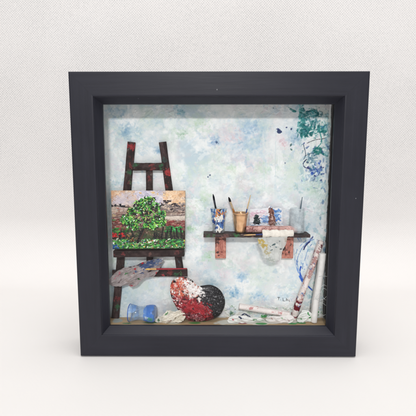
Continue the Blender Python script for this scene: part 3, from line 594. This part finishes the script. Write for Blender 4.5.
def jar(u,rt,rb,hh,y,label,mat,group='little glass jars on the shelf'):
    x=P(u,225,y)[0]; c=(x,y,ZS+.02); root=thing('glass_jar',c,label,'jar',group)
    prof=[(0.01,.03),(rb*.9,.02),(rb,.06),(rb*1.01,.3)]+[(rb+(rt-rb)*t,.3+(hh-.5)*t) for t in np.linspace(.1,1,8)]+[(rt*.96,hh-.14),(rt*1.04,hh-.1),(rt*1.05,hh-.02),(rt*.98,hh),(rt*.9,hh-.03),(rt*.86,hh-.2)]+[(rb*.88+(rt*.88-rb*.88)*t,.2+(hh-.45)*t) for t in np.linspace(1,0,6)]+[(0.01,.14)]
    V,Fc=lathe(c,prof,56); mesh('jar_body',V,Fc,mat,root); return root,np.array(c)
r1,c1=jar(218.6,.66,.58,2.35,2.25,'clear glass jar smeared with blue, orange and white paint, left on the shelf',M_jar)
def smears():
    n,m=90,120; a=np.linspace(-math.pi*.98,-.02,m); hs=np.linspace(.08,2.3,n); A,Hh=np.meshgrid(a,hs)
    rad=.58+(.66-.58)*np.clip((Hh-.3)/1.9,0,1)+.035+ (Hh>2.15)*.03
    nz=vnoise(n,m,14,60,4); nz2=vnoise(n,m,8,61,3); xn=np.cos(A)*rad/.62
    width=.34+.95*np.clip((Hh-.1)/2.1,0,1)**1.1
    keep=(np.abs(xn)+(nz-.5)*.9<width)&(nz2>.22)
    rad=rad+nz2*.07
    V=np.stack([c1[0]+np.cos(A)*rad,c1[1]+np.sin(A)*rad,c1[2]+Hh],-1)
    cols=np.array([(52,88,150),(38,56,110),(226,222,214),(206,136,84),(232,230,226),(80,120,176),(170,190,206),(60,52,56)])
    r=np.random.RandomState(9); pts=np.stack([r.uniform(-1.1,1.1,110),r.uniform(0,2.35,110)],-1)
    idx=[]
    for (x,h) in pts:
        if h>1.7: idx.append(r.choice([0,1,3,0,6,5,1]) if abs(x)>.35 else r.choice([3,3,7,0]))
        elif h>1.15: idx.append(r.choice([2,4,3,6]) if abs(x)<.6 else r.choice([0,5,3]))
        elif h>.45: idx.append(r.choice([0,5,0,4,1]))
        else: idx.append(r.choice([2,4,6,2]) if h>.15 else 7)
    dd=(xn[...,None]+(nz[...,None]-.5)*.5-pts[:,0])**2+(Hh[...,None]+(nz2[...,None]-.5)*.4-pts[:,1])**2
    cc=cols[np.array(idx)[dd.argmin(-1)]].astype(float)
    F_=[]; 
    for i in range(n-1):
        for j in range(m-1):
            if keep[i,j] and keep[i+1,j] and keep[i,j+1] and keep[i+1,j+1]: F_.append((i*m+j,i*m+j+1,(i+1)*m+j+1,(i+1)*m+j))
    mesh('paint_smear',V.reshape(-1,3),F_,M_gloss,r1,cc.reshape(-1,3))
smears()
brush(P(213.,194,2.3),P(218.4,222,2.45)+np.array([0,0,0]),'black paintbrush standing in the paint-smeared glass jar',(30,32,40),(44,48,60),(26,28,36),.085)
r2,c2=jar(297,.64,.68,2.3,2.3,'milky glass jar with pale blue film, at the right end of the shelf',glass('milky glass',(.975,.985,.99),1.45,.08,.32,(228,236,240)))
V,Fc=lathe(c2,[(.01,.18),(.55,.18),(.57,.3),(.56,.9),(.01,.92)],40); mesh('paint_water',V,Fc,glass('cloudy water',(.95,.98,.99),1.3,.1,.4,(224,234,238)),r2)
brush(P(298.6,222,2.4),P(302.3,197,2.25),'thin blue-grey paintbrush standing in the milky glass jar',(84,104,116),(110,130,140),(120,150,170),.055)
# gold cup
xg=P(240.2,225,2.2)[0]; cg=np.array([xg,2.2,ZS+.02]); hh=1.9
gold=thing('gold_cup',cg,'gold metal tumbler holding two paintbrushes, beside the paint-smeared jar','cup')
prof=[(.01,.05),(.4,.02),(.45,.05),(.48,.1)]+[(.48+.22*t,.1+(hh-.3)*t) for t in np.linspace(.1,1,9)]+[(.725,hh-.18),(.74,hh-.05),(.74,hh),(.7,hh+.005),(.68,hh-.1)]+[(.66-.2*t,hh-.2-(hh-.5)*t) for t in np.linspace(0,1,6)]+[(.01,.28)]
V,Fc=lathe(cg,prof,64)
Vd=V.copy(); ang=np.arctan2(V[:,1]-cg[1],V[:,0]-cg[0]); Vd[:,:2]+=((V-cg)[:,:2])*(.02*np.sin(ang*5+V[:,2]*4)+.012*np.sin(ang*11-V[:,2]*3))[:,None]
mesh('cup_body',Vd,Fc,M_gold,gold)
V,Fc=lathe(cg,[(.01,hh-.12),(.3,hh-.1),(.64,hh-.14)],40); V[:,2]+=noisecol(V,(0,),.03,4,.15)[:,0]
cc=noisecol(V,(96,44,42),14,5,.2); cc=blots(V,cc,[(cg+np.array([-.4,-.3,hh-.1]),.3,(36,50,90)),(cg+np.array([.42,-.2,hh-.1]),.28,(60,60,80)),(cg+np.array([0,-.3,hh-.1]),.2,(140,70,56))]); mesh('dried_paint',V,Fc,M_gloss,gold,cc)
brush(P(228.6,197,2.2),P(236.8,220,2.45),'wooden paintbrush with black bristles leaning left in the gold cup',(176,120,66),(186,164,136),(30,28,30),.1,f=(.2,.3))
brush(P(244.3,220,2.4),P(250.6,195,2.2),'pale wooden paintbrush with blue ferrule leaning right in the gold cup',(214,188,150),(70,90,150),(50,60,110),.06,f=(.25,.2))

# ---------------------------------------------------------------- soft pieces
def fan(outline,center,y,name,cv,mat,parent=None,thick=.05,fold=.12,seed=1,cell=5,dome=0.,rot=0.,rings=34,per=10,paintk=.5,smooth=True):
    """a crumpled sheet or pebble: closed outline in photo px on the plane y, real thickness"""
    ol=spline(outline,per,True)
    if not dome:
        rs=np.random.RandomState(seed+500); jn=np.convolve(np.tile(rs.randn(len(ol)),3),np.ones(5)/5,'same')[len(ol):2*len(ol)]+.35*rs.randn(len(ol))
        ol=ol+(ol-np.array(center,float))/np.linalg.norm(ol-np.array(center,float),axis=1)[:,None]*jn[:,None]*.42
    cu=np.array(center,float); rows=[]; ssv=[]
    for i in range(rings+1):
        s=i/rings; s=1-(1-s)**1.6 if dome else s; rows.append(cu+(ol-cu)*max(s,.004)); ssv.append(s)
    UV=np.array(rows); m=len(ol); sv=np.array(ssv)[:,None]*np.ones((1,m))
    u,v=UV[...,0],UV[...,1]
    col,th=cv.sample(u,v)
    q=P(0,0,y); 
    d=np.stack([(u-208)/F,np.ones_like(u),(208-v)/F],-1)@ROT.T; tt=(y-CAM[1])/d[...,1]; pos=CAM+d*tt[...,None]
    G=vnoise(400,400,cell*4,seed,4,.5,(2.4,.8)); G2=vnoise(400,400,cell*5,seed+1,3,.5,(2.,.8))
    ur,vr=u*math.cos(rot)+v*math.sin(rot),-u*math.sin(rot)+v*math.cos(rot)
    fu=np.clip((ur-ur.min())*4+5,0,398.9); fv=np.clip((vr-vr.min())*4+5,0,398.9); iu=fu.astype(int); iv=fv.astype(int); fu-=iu; fv-=iv
    bl=lambda A:(A[iv,iu]*(1-fu)+A[iv,np.minimum(iu+1,399)]*fu)*(1-fv)+(A[np.minimum(iv+1,399),iu]*(1-fu)+A[np.minimum(iv+1,399),np.minimum(iu+1,399)]*fu)*fv
    rid=1-np.abs(bl(G)*2-1)*2.6
    z=fold*(rid-.5)+fold*.6*(bl(G2)-.5)
    front=pos.copy(); back=pos.copy()
    if dome:
        prof=(1-sv**2.6)**.5*dome
        front[...,1]-=prof+th*paintk; back[...,1]+=prof*.75
    else:
        front[...,1]-=z+th*paintk+thick*np.sqrt(np.clip(1-sv**12,0,1)); back[...,1]-=z
    V=np.concatenate([front.reshape(-1,3),back.reshape(-1,3)]); nn=(rings+1)*m
    Fc=gridfaces(rings+1,m,0,True)+[f[::-1] for f in gridfaces(rings+1,m,nn,True)]
    o_=rings*m; Fc+=[(o_+j,o_+(j+1)%m,nn+o_+(j+1)%m,nn+o_+j) for j in range(m)]
    if parent is None:
        pass
    return mesh(name,V,Fc,mat,parent,np.concatenate([col.reshape(-1,3)]*2))
def rest(o,z):
    bpy.context.view_layer.update()
    o.location.z+=((z+GZ)*S)-o.location.z
# heart stone
hq=lambda X,Y:(165+X/6.4,270+Y/6.4)
def heartpaint():
    c=Paint(166,272,229,324,9,(34,33,37)); R=random.uniform
    def d(X,Y,a,b,an,col,al=.9,h=.01,e=.5): c.dab(*hq(X,Y),a/6.4,b/6.4,an,np.array(col)+R(-10,10),al,h,e,.3,12)
    inside=lambda X,Y: (X<215+max(0,(Y-150))*.62) 
    for i in range(160):
        X,Y=R(25,330),R(30,330)
        if inside(X,Y): d(X,Y,14,10,R(0,3),(196,120,104) if Y<150+(X-40)*.28 else (128,38,48),.9)
    for i in range(700):
        X,Y=R(25,330),R(30,330)
        if not inside(X,Y): continue
        lim=150+ (X-40)*.28
        if Y<lim-20: col=random.choice([(196,120,104),(184,100,90),(214,168,156),(228,218,214),(176,88,82)]) if X<150 else random.choice([(224,218,214),(232,228,226),(206,190,186)])
        elif Y<lim+75: col=random.choice([(156,40,50),(168,52,60),(132,34,46),(178,104,104),(120,36,46)]) 
        else: col=random.choice([(104,46,54),(130,60,70),(84,40,46),(160,120,124)])
        d(X,Y,R(6,14),R(4,8),R(-1.5,1.5),col,.8)
    for i in range(150): X=R(110,235); Y=R(45,165); 
    for i in range(190):
        t=R(0,1); X=100+t*140+R(-24,24); Y=55+t*85+R(-22,34)*(1-.4*t)
        d(X,Y,R(3,9),R(2,5),R(-1,1.5),random.choice([(236,233,231),(226,220,218),(214,204,200)]),.9,.035)
    for i in range(24): d(R(205,248),R(100,134),R(4,9),R(3,5),R(0,1),(228,224,222),.9,.03)
    for i in range(70): d(R(40,120),R(60,150),R(3,8),R(2,5),R(0,3),random.choice([(210,100,70),(222,128,96),(190,70,60)]),.85,.03)
    for i in range(90): d(R(45,110),R(120,250),R(2,6),R(1.5,4),R(0,3),random.choice([(232,224,222),(214,150,146),(238,234,232)]),.9,.04)
    for i in range(330): 
        X=R(60,260);Y=R(180,318); d(X,Y,R(1.5,4.5),R(1,2.6),R(0,3),random.choice([(200,150,156),(226,206,206),(150,84,92),(180,44,54)]) if Y>250 or X<150 else (190,50,60),.7,.03)
    for i in range(60): d(R(130,290),R(205,262),R(8,18),R(4,7),R(.1,.6),random.choice([(160,36,48),(148,32,44),(170,60,68)]),.85,.03)
    for i in range(900):
        a=R(0,6.3); r=R(0,1)**.5; X=290+95*r*math.cos(a); Y=190+95*r*math.sin(a)
        if X<225 and Y<190: continue
        if not(inside(X,Y)) : d(X,Y,R(1,2.6),R(.9,2.),R(0,3),random.choice([(150,150,152),(206,206,208),(120,120,124),(60,60,64),(30,30,34)]),R(.3,.9),.03)
    for i in range(60): d(R(230,320),R(120,190),R(3,8),R(1.5,3),R(-.5,.8),(150,148,150),.25,.02)
    d(80,106,3,5,.4,(70,40,40))
    return c
HP=heartpaint(); HP.c=np.clip((HP.c-110)*1.1+104,12,248)
ho=[hq(*a) for a in ((212,97),(236,95),(288,90),(332,106),(366,140),(384,188),(378,236),(350,283),(308,308),(258,321),(200,324),(152,317),(120,298),(92,262),(62,214),(40,165),(32,112),(46,66),(76,44),(110,38),(150,46),(184,69))]
heart=fan(ho,hq(205,195),2.05,'heart_stone',HP,M_gloss,None,dome=.44,rings=80,per=14,paintk=.22)
tag(heart,'heart-shaped stone painted red, orange and white on one side and black on the other','painted stone'); rest(heart,FL)

def clothpaint(u0,v0,u1,v1,base,marks,seed,var=16):
    random.seed(seed); c=Paint(u0,v0,u1,v1,8,base); n=vnoise(c.h,c.w,26,seed,5); c.c+=(n[...,None]-.5)*var*3
    for i in range(60): c.dab(random.uniform(u0,u1),random.uniform(v0,v1),random.uniform(.6,3),random.uniform(.3,1),random.uniform(-1,1),np.array(base)+random.uniform(-26,22),.4,0,.5)
    for mk in marks: c.dab(*mk[:5],mk[5],.9,.015,.5)
    return c
# rag hung over the easel's lower bar
G_=(60,128,70)
rc=clothpaint(106,256,166,290,(164,154,154),[(150,264,10,4.5,-.5,(72,92,136)),(158,262,5,3,-.6,(120,134,160)),(162,259.5,3,1.6,-.8,(190,192,194)),(128,266.5,3.,1.3,-.3,(66,62,66)),(139,265,5,1.4,-.35,(84,80,90)),
  (135,269.5,1.6,1.2,0,(200,40,52)),(134,273,1,.8,0,(170,40,50)),(141.5,263.5,1.1,1,0,(200,40,60)),(126.5,274.5,1.9,1.5,.6,G_),(119,274,2.6,.7,-1.2,(176,112,122)),(115,278,2,.6,-1,(170,110,118)),(131,277,1.2,.5,0,(176,90,100)),(139,279,1.2,.7,0,(60,96,60)),(132,285.5,3,.4,0,(176,80,90)),(120,281,2,.6,-.7,(110,96,98)),(157,273,1.,.9,.2,(200,50,60)),(148,270,4,.8,-.3,(190,180,176)),(137,273,5,.8,-.4,(178,168,164)),(128,281,6,1,.1,(168,154,150))],91,12)
ro=[(109.3,279.5),(109.6,285.5),(117,286.5),(126,286),(135,286.5),(140.4,281.5),(145,277.6),(153,276.9),(158,271.4),(161.5,264),(163,258.3),(153,259.6),(144.3,262.3),(135.8,265.6),(124,268),(116.2,271.8)]
rag=fan(ro,(138,273),2.15,'paint_rag',rc,M_cloth,None,.015,.3,33,6,rot=-.42,rings=80,per=16)
tag(rag,'crumpled grey and blue paint rag draped over the lower bar of the easel','rag')
brush(P(145.3,269.2,1.62),P(187,268.6,1.75),'red-handled paintbrush with yellow bristles lying across the easel rag',(150,24,40),(206,160,96),(226,186,110),.085,f=(.1,.17))
# beige rag between blue jar and heart
bc=clothpaint(150,306,190,326,(228,222,208),[(160,322,2,.8,0,(90,120,90)),(166,316,1.6,.7,-.6,(80,130,80)),(170,322,2,.5,0,(120,80,70)),(176,312,3,.6,-.4,(226,220,206)),(183,314,1,2,0,(110,90,80)),(156,321.5,2,.6,0,(214,214,206)),(178,319,3,.6,-.2,(150,136,116))],95,14)
b_=fan([(153,323.4),(158,319.5),(164,316),(168,312.4),(174,312.4),(180,311.5),(184,313.5),(185.5,318),(182,322.5),(174,324),(164,324)],(172,317.5),1.75,'crumpled_cloth',bc,M_cloth,None,.02,.42,41,7,rot=-.35,rings=60)
tag(b_,'crumpled beige cloth lying on the wooden floor left of the painted heart','cloth'); rest(b_,FL)
# scraps by the right
for i,(ol,ce,y,base,mk,lb) in enumerate([
  ([(228,320),(234,316.5),(242,317),(250,318.5),(258,319),(264,321),(262,323.6),(250,324),(238,323.6),(229,323.6)],(246,320.8),1.75,(232,233,230),[(241,319,2,.7,.3,(40,50,76)),(255,321,2,.6,0,(90,140,95)),(233,321,1,.8,0,(190,80,90))],'off-white paper scrap with a dark blue smear, right of the painted heart'),
  ([(266,321),(272,317),(281,317.5),(289,316),(294,319),(291,323.5),(280,324),(270,323.8)],(280,320.6),1.7,(234,230,227),[(272,320,2,.6,.3,(150,90,96)),(283,319,2,.6,-.3,(120,160,120)),(288,321,1.6,.6,0,(180,150,150))],'pinkish white paper scrap below the lying canvas roll'),
  ([(297,322),(300,315),(305,311.5),(310,314),(313,318),(314,323),(306,324),(299,324)],(305.5,318.6),1.85,(230,233,229),[(308,315,1.6,.6,1,(58,136,72)),(311,320,1.8,.8,.4,(56,140,76)),(301,321,1.5,.7,0,(66,140,80))],'white paper scrap with green paint between the two leaning canvas rolls')]):
    sc=clothpaint(225,308,318,328,base,mk,120+i,12); o=fan(ol,ce,y,'paper_scrap',sc,M_cloth,None,.015,.2,51+i,8,rot=.15-.2*i,rings=50)
    tag(o,lb,'paper scrap',group='paper scraps on the inner floor'); rest(o,FL)
# cloth folded over the shelf
def seethrough(src,name,a_):
    m=src.copy(); m.name=name; nt=m.node_tree; out=[n for n in nt.nodes if n.type=='OUTPUT_MATERIAL'][0]; p=[n for n in nt.nodes if n.type=='BSDF_PRINCIPLED'][0]
    t=nt.nodes.new('ShaderNodeBsdfTransparent'); mx=nt.nodes.new('ShaderNodeMixShader'); mx.inputs[0].default_value=a_
    nt.links.new(t.outputs[0],mx.inputs[1]); nt.links.new(p.outputs[0],mx.inputs[2]); nt.links.new(mx.outputs[0],out.inputs[0]); return m
M_tissue=seethrough(M_cloth,'thin cloth',.55)
cl=thing('cream_cloth',P(276,262,1.42),'cream cloth with yellow and blue-green stains, folded over the front of the shelf','cloth')
cc_=clothpaint(254,228,298,272,(222,224,221),[(262.5,244,4.5,3.4,.9,(206,176,70)),(260.5,241,2.5,3,.5,(214,184,84)),(266,252,3,2,.6,(196,184,140)),(272,245,2.4,.9,-.6,(44,84,90)),(279,242,2.4,.9,-.9,(40,78,96)),(276,247,1.4,.6,-.5,(70,110,120)),(271,250,1.2,.5,-.3,(60,90,90)),(281,249,1,.5,0,(60,70,80)),(270,259,4,2,.4,(186,192,184)),(277,262,3,1.5,0,(176,186,180)),(287,240,3,2,0,(206,196,180)),(268,255,1,.6,0,(90,130,110))],97,10)
fan([(258.3,238),(266,237.4),(276,237),(285,236.8),(287,237.5),(286.4,243),(283,249),(282,254),(281.5,259),(276.5,261),(271.5,262.5),(267,260),(262.6,254.5),(260.4,249),(258.2,243)],(272.5,247.5),1.43,'hanging_cloth',cc_,M_tissue,cl,.015,.16,61,8,rot=1.3,rings=50)
A,B=P(262.2,234.4,1.6),P(293,233.6,1.62); rr=np.random.RandomState(3)
V,Fc=sweep(lerp(A,B,70),lambda t:circ(1,30)*np.array([.33+.03*math.sin(t*19)+.02*math.sin(t*43),.34+.05*math.sin(t*13)])*(1+.07*np.sin(np.arange(30)/30*2*np.pi*3+t*5))[:,None],up=(0,1,0))
V[:,2]+=.05; mesh('folded_edge',V,Fc,M_cloth,cl,noisecol(V,(238,232,222),5,9,.3))
brush(P(243.6,235.2,1.38),P(271,233.9,1.36),'light wooden paintbrush with a blue handle lying along the front edge of the shelf',(44,60,120),(196,160,120),(206,170,120),.065,f=(.32,.12))

# ---------------------------------------------------------------- rolled canvases
def roll(a,b,r,label,colf,turns=1.9,group='rolled canvases',na=120,name='canvas_roll'):
    k=46; th=np.linspace(0,turns*2*np.pi,k); rad=r*(1-.42*th/th[-1]); t_=.035
    outer=np.stack([rad*np.cos(th+.6),rad*np.sin(th+.6)],-1); inner=np.stack([(rad-t_)*np.cos(th+.6),(rad-t_)*np.sin(th+.6)],-1)[::-1]
    pr=np.concatenate([outer,inner])
    pth=np.array(lerp(a,b,na)); tq=np.linspace(0,1,na); pth[:,0]+=.035*np.sin(tq*3.1*2+r*9); pth[:,2]+=.02*np.sin(tq*5+1)*np.sin(tq*math.pi)
    V,Fc=sweep(pth,lambda t:pr*(1+.03*math.sin(t*7)+.02*math.sin(t*23+1)),up=(0,1,.01))
    tt=np.repeat(np.linspace(0,1,na),len(pr)); ang=np.tile(np.concatenate([th,th[::-1]]),na)
    o=mesh(name,V,Fc,M_cloth,None,colf(V,tt,ang)); return tag(o,label,'canvas roll',group=group)
def c_white(V,t,a): return noisecol(V,(234,232,229),3,70,.4)
def c_pinkroll(V,t,a):
    c=noisecol(V,(234,226,222),4,71,.4,(1,0,0)); n=noisecol(V,(0,),1,72,.4,(1,0,.1))[:,0]; m=np.clip((n-1.3)/.5,0,1)[:,None]*.6; c=c*(1-m)+np.array((176,90,92))*m
    return c
def c_redroll(V,t,a):
    c=noisecol(V,(232,222,217),6,73,.3,(0,0,1)); n=noisecol(V,(0,),1,74,.5)[:,0]
    m=np.clip((n+(t-.25)*1.2-.75)/1.,0,1)[:,None]*.6; c=c*(1-m)+np.array((146,84,82))*m
    for t0,w in ((.16,.035),(.24,.022),(.05,.012)): mm=np.clip((w-np.abs(t-t0-.015*np.sin(a)+.008*n))/.012,0,1)[:,None]; c=c*(1-mm)+np.array((104,22,34))*mm
    m=np.clip((noisecol(V,(0,),1,79,.35)[:,0]-1.5)/.4,0,1)[:,None]*.8; c=c*(1-m)+np.array((86,122,176))*m
    m=np.clip((t-.9)/.03,0,1)[:,None]*(n>.3)[:,None]*.9; c=c*(1-m)+np.array((90,30,44))*m
    return c
def c_brownroll(V,t,a):
    c=noisecol(V,(206,164,156),9,75,.4,(1,0,0)); n=noisecol(V,(0,),1,76,.35)[:,0]
    m=np.clip((n+.8-t*1.6)/.8,0,1)[:,None]*.8; c=c*(1-m)+np.array((116,66,66))*m
    m=np.clip((n-.9)/.4,0,1)[:,None]*.6; c=c*(1-m)+np.array((222,200,194))*m; return c
def onfloor(p,r): p=np.array(p); p[2]=FL+r; return p
a=P(293.2,318,2.55); a[2]=FL+.03; roll(a,P(321,241,2.6),.33,'leaning canvas roll stained dark red, propped behind the plain white roll',c_redroll,na=260)
a=P(313.6,320,1.95); a[2]=FL+.03; roll(a,P(322.6,253.5,1.98),.35,'plain white canvas roll standing against the right wall of the box',c_white)
roll(P(239,306.2,2.1),P(289,314.6,2.1),.29,'long pinkish white canvas roll with thin red streaks, lying low beside the heart',c_pinkroll,na=200)
zr=ZS+.36; a=P(246,229,2.0); b=P(297,227,2.05); a[2]=zr; b[2]=zr+.02
roll(a,b,.35,'brownish pink stained canvas roll lying on the shelf in front of the small winter painting',c_brownroll,na=200)

# thread tangled on the white roll
th_=thing('white_thread',P(322,302,1.6),'loose white thread looped around the plain white canvas roll','thread')
M_thread=plain('thread',(196,204,204),(226,230,228),.8,900,.3)
for pts in ([(314,299),(318,298.6),(322,299.5),(325,298),(327.5,294),(326.5,290),(323.5,288.5),(321.5,292),(323,297),(326,300),(329,298)],[(321,287),(324,285),(327.5,287),(329,291),(327,296.5)],[(319,276.4),(323,276),(328,276.6)],[(318.5,302),(324,304),(327.5,308),(327,313),(323.5,315.5),(319,315.5)],[(322,291),(319,294),(316,298),(319,300.5)]):
    P3=[P(u,v,1.52 if u<321 else 1.7) for u,v in pts]; sp_=spline(P3,10); V,Fc=sweep(sp_,lambda t:circ(.015,8),up=(0,1,.03)); mesh('strand',V,Fc,M_thread,th_)

# ---------------------------------------------------------------- small winter painting on the shelf
def winter():
    c=Paint(246,200,288,232,10,(226,226,230)); q=lambda X,Y:(245+X/5.55,190+Y/5.55); R=random.uniform
    def d(X,Y,a,b,an,col,al=.9,h=.01,e=.5): c.dab(*q(X,Y),a/5.55,b/5.55,an,np.array(col)+R(-8,8),al,h,e,.3,12)
    for i in range(80): d(R(25,120),R(95,140),R(5,12),R(3,6),R(-.5,.5),random.choice([(226,192,204),(230,210,218),(214,176,196),(232,230,236)]),.6)
    for i in range(70): d(R(95,150),R(125,165),R(5,10),R(3,5),R(-.4,.4),random.choice([(90,130,190),(130,164,208),(200,214,230)]),.8,.02)
    for i in range(80): d(R(150,195),R(85,150),R(5,10),R(3,6),R(-.8,.8),random.choice([(60,112,186),(90,140,200),(180,204,226)]),.8,.02)
    for i in range(60): d(R(25,200),R(160,200),R(6,14),R(2,4),R(-.3,.3),random.choice([(234,236,240),(206,218,230),(150,180,210)]),.8,.02)
    for i in range(60): f=i/60; Y=120+f*46; d(64+R(-1,1)*(2+f*22),Y,R(4,8),R(3,4.4),R(-.5,.5),random.choice([(26,44,48),(34,58,56),(20,30,40)]),.95,.02)
    c.line([q(36,178),q(52,184),q(70,178),q(96,186)],.8,(40,60,96),.9,.01); c.line([q(110,184),q(126,180),q(140,188)],.9,(30,34,50),.9,.01)
    for i in range(150): f=R(0,1); Y=84+f*102; d(143+f*10+R(-1,1)*(8+f*13),Y,R(4,8),R(3,5),R(0,3),random.choice([(128,84,72),(150,104,90),(96,62,58),(206,178,168),(110,70,62)]),.9,.02)
    d(139,78,4,7,0,(60,110,180),.9); d(144,70,2,3,0,(50,90,160)); c.line([q(150,92),q(160,140),q(176,170)],.6,(70,44,44),.8)
    for i in range(18): d(R(160,195),R(160,190),R(3,6),R(2,3),R(0,3),random.choice([(60,110,100),(40,60,70),(230,232,236)]),.9,.02)
    return c
wo=[(249.4,227),(248.8,220),(249,213),(249,207),(250,205.6),(256,205),(262,204.6),(267.6,204),(268.8,202.2),(271.4,202.4),(272.6,204),(277,204),(281.4,204.2),(282.6,206),(283,213),(283.2,220),(282.6,227)]
wp=fan(wo,(267,216),2.72,'small_painting',winter(),M_paint,None,.1,.04,81,6,rings=60,per=10)
tag(wp,'small winter painting with a fir tree and brown tower, at the back of the shelf','painting'); rest(wp,ZS+.0)

# ---------------------------------------------------------------- blue jar lying on its side
a=P(129.5,311,2.1); b=P(155.4,314.6,1.95); ax=b-a; Lr=np.linalg.norm(ax)
blue=thing('blue_jar',(*((a+b)/2)[:2],FL),'waisted clear and blue glass jar lying on its side, under the easel','jar')
a[2]=FL+.84; b=a+ax; b[2]=FL+.84-.03; ax=(b-a)/Lr
ts=np.linspace(0,1,60)
def rj(t): return .62+.2*math.exp(-((t-.0)/.24)**2)+.19*math.exp(-((t-.86)/.30)**2)-.12*max(0,(t-.93)/.07)**2
V,Fc=lathe(a,[(rj(t)*.998,t*Lr) for t in ts]+[(rj(1)*.7,Lr+.02),(.01,Lr+.02)],60,ax); mesh('jar_body',V,Fc,M_bluejar,blue)
M_film=seethrough(M_gloss,'see-through blue paint',.72)
def band(t0,t1,c0,c1,seed,holes):
    tt=np.linspace(t0,t1,50); V,Fc=lathe(a,[((rj(t)+.012+.004*math.sin(t*60)),t*Lr) for t in tt],90,ax)
    n=noisecol(V,(0,),.8,seed,1.6)[:,0]; tv=np.repeat(np.linspace(0,1,50),90); m=np.clip(.5+n*.3,0,1)[:,None]; cc=np.array(c0)*(1-m)+np.array(c1)*m
    cc=blots(V,cc,[(P(133,318,1.3),.22,(70,150,110)),(P(150,320,1.2),.2,(80,160,120)),(P(146,318,1.2),.16,(210,224,236))],seed)
    edge=(n*.12+.5-np.abs(tv-.5))>.03
    F2=[f for f in Fc if all(edge[i] for i in f) and not (holes and n[f[0]]>holes)]
    mesh('blue_paint_band',V,F2,M_film,blue,cc)
band(-.0,.3,(84,134,206),(150,184,224),3,.9); band(.58,1.0,(60,116,204),(96,148,220),5,1.3)
V,Fc=lathe(a,[(rj(0)+.02,-.01),(rj(0)+.035,.03),(rj(0)+.02,.07)],60,ax); mesh('blue_rim',V,Fc,plain('blue paint',(36,80,160),(60,110,190),.35),blue)
V,Fc=lathe(a+ax*Lr,[(.01,.035),(rj(1)*.7,.035),(rj(1)*.96,.0)],60,ax); mesh('blue_base',V,Fc,plain('light blue paint',(70,124,206),(110,156,220),.4),blue)

# ---------------------------------------------------------------- light
def area(name,loc,target,size,power,color,sy=None):
    l=bpy.data.lights.new(name,'AREA'); l.shape='RECTANGLE'; l.size=size; l.size_y=sy or size; l.energy=power; l.color=color
    o=bpy.data.objects.new(name,l); C.objects.link(o); o.location=loc; d=Vector(target)-Vector(loc); o.rotation_euler=d.to_track_quat('-Z','Y').to_euler(); return o
area('window_light',(-.05,-1.75,1.02),(0,0,.125),.27,16.5,(1,.995,.985),.14)
area('ceiling_light',(.05,-.24,1.35),(0,0,.0),.95,12.,(1,.99,.975),.8)
w=bpy.data.worlds.new('World'); scene.world=w; w.use_nodes=True
w.node_tree.nodes['Background'].inputs[0].default_value=(.97,.985,1,1); w.node_tree.nodes['Background'].inputs[1].default_value=.47

# ---------------------------------------------------------------- camera
cam=bpy.data.cameras.new('Camera'); co=bpy.data.objects.new('Camera',cam); C.objects.link(co)
co.location=Vector(W(CAM)*S); co.rotation_euler=(math.pi/2+RX,0,RZ); cam.sensor_width=36; cam.lens=F/416*36; cam.clip_start=.01; cam.clip_end=20
scene.camera=co
scene.render.engine='CYCLES'; scene.view_settings.view_transform='Standard'; scene.view_settings.look='None'; scene.view_settings.exposure=0; scene.view_settings.gamma=1
scene.cycles.transparent_max_bounces=24; scene.cycles.max_bounces=8
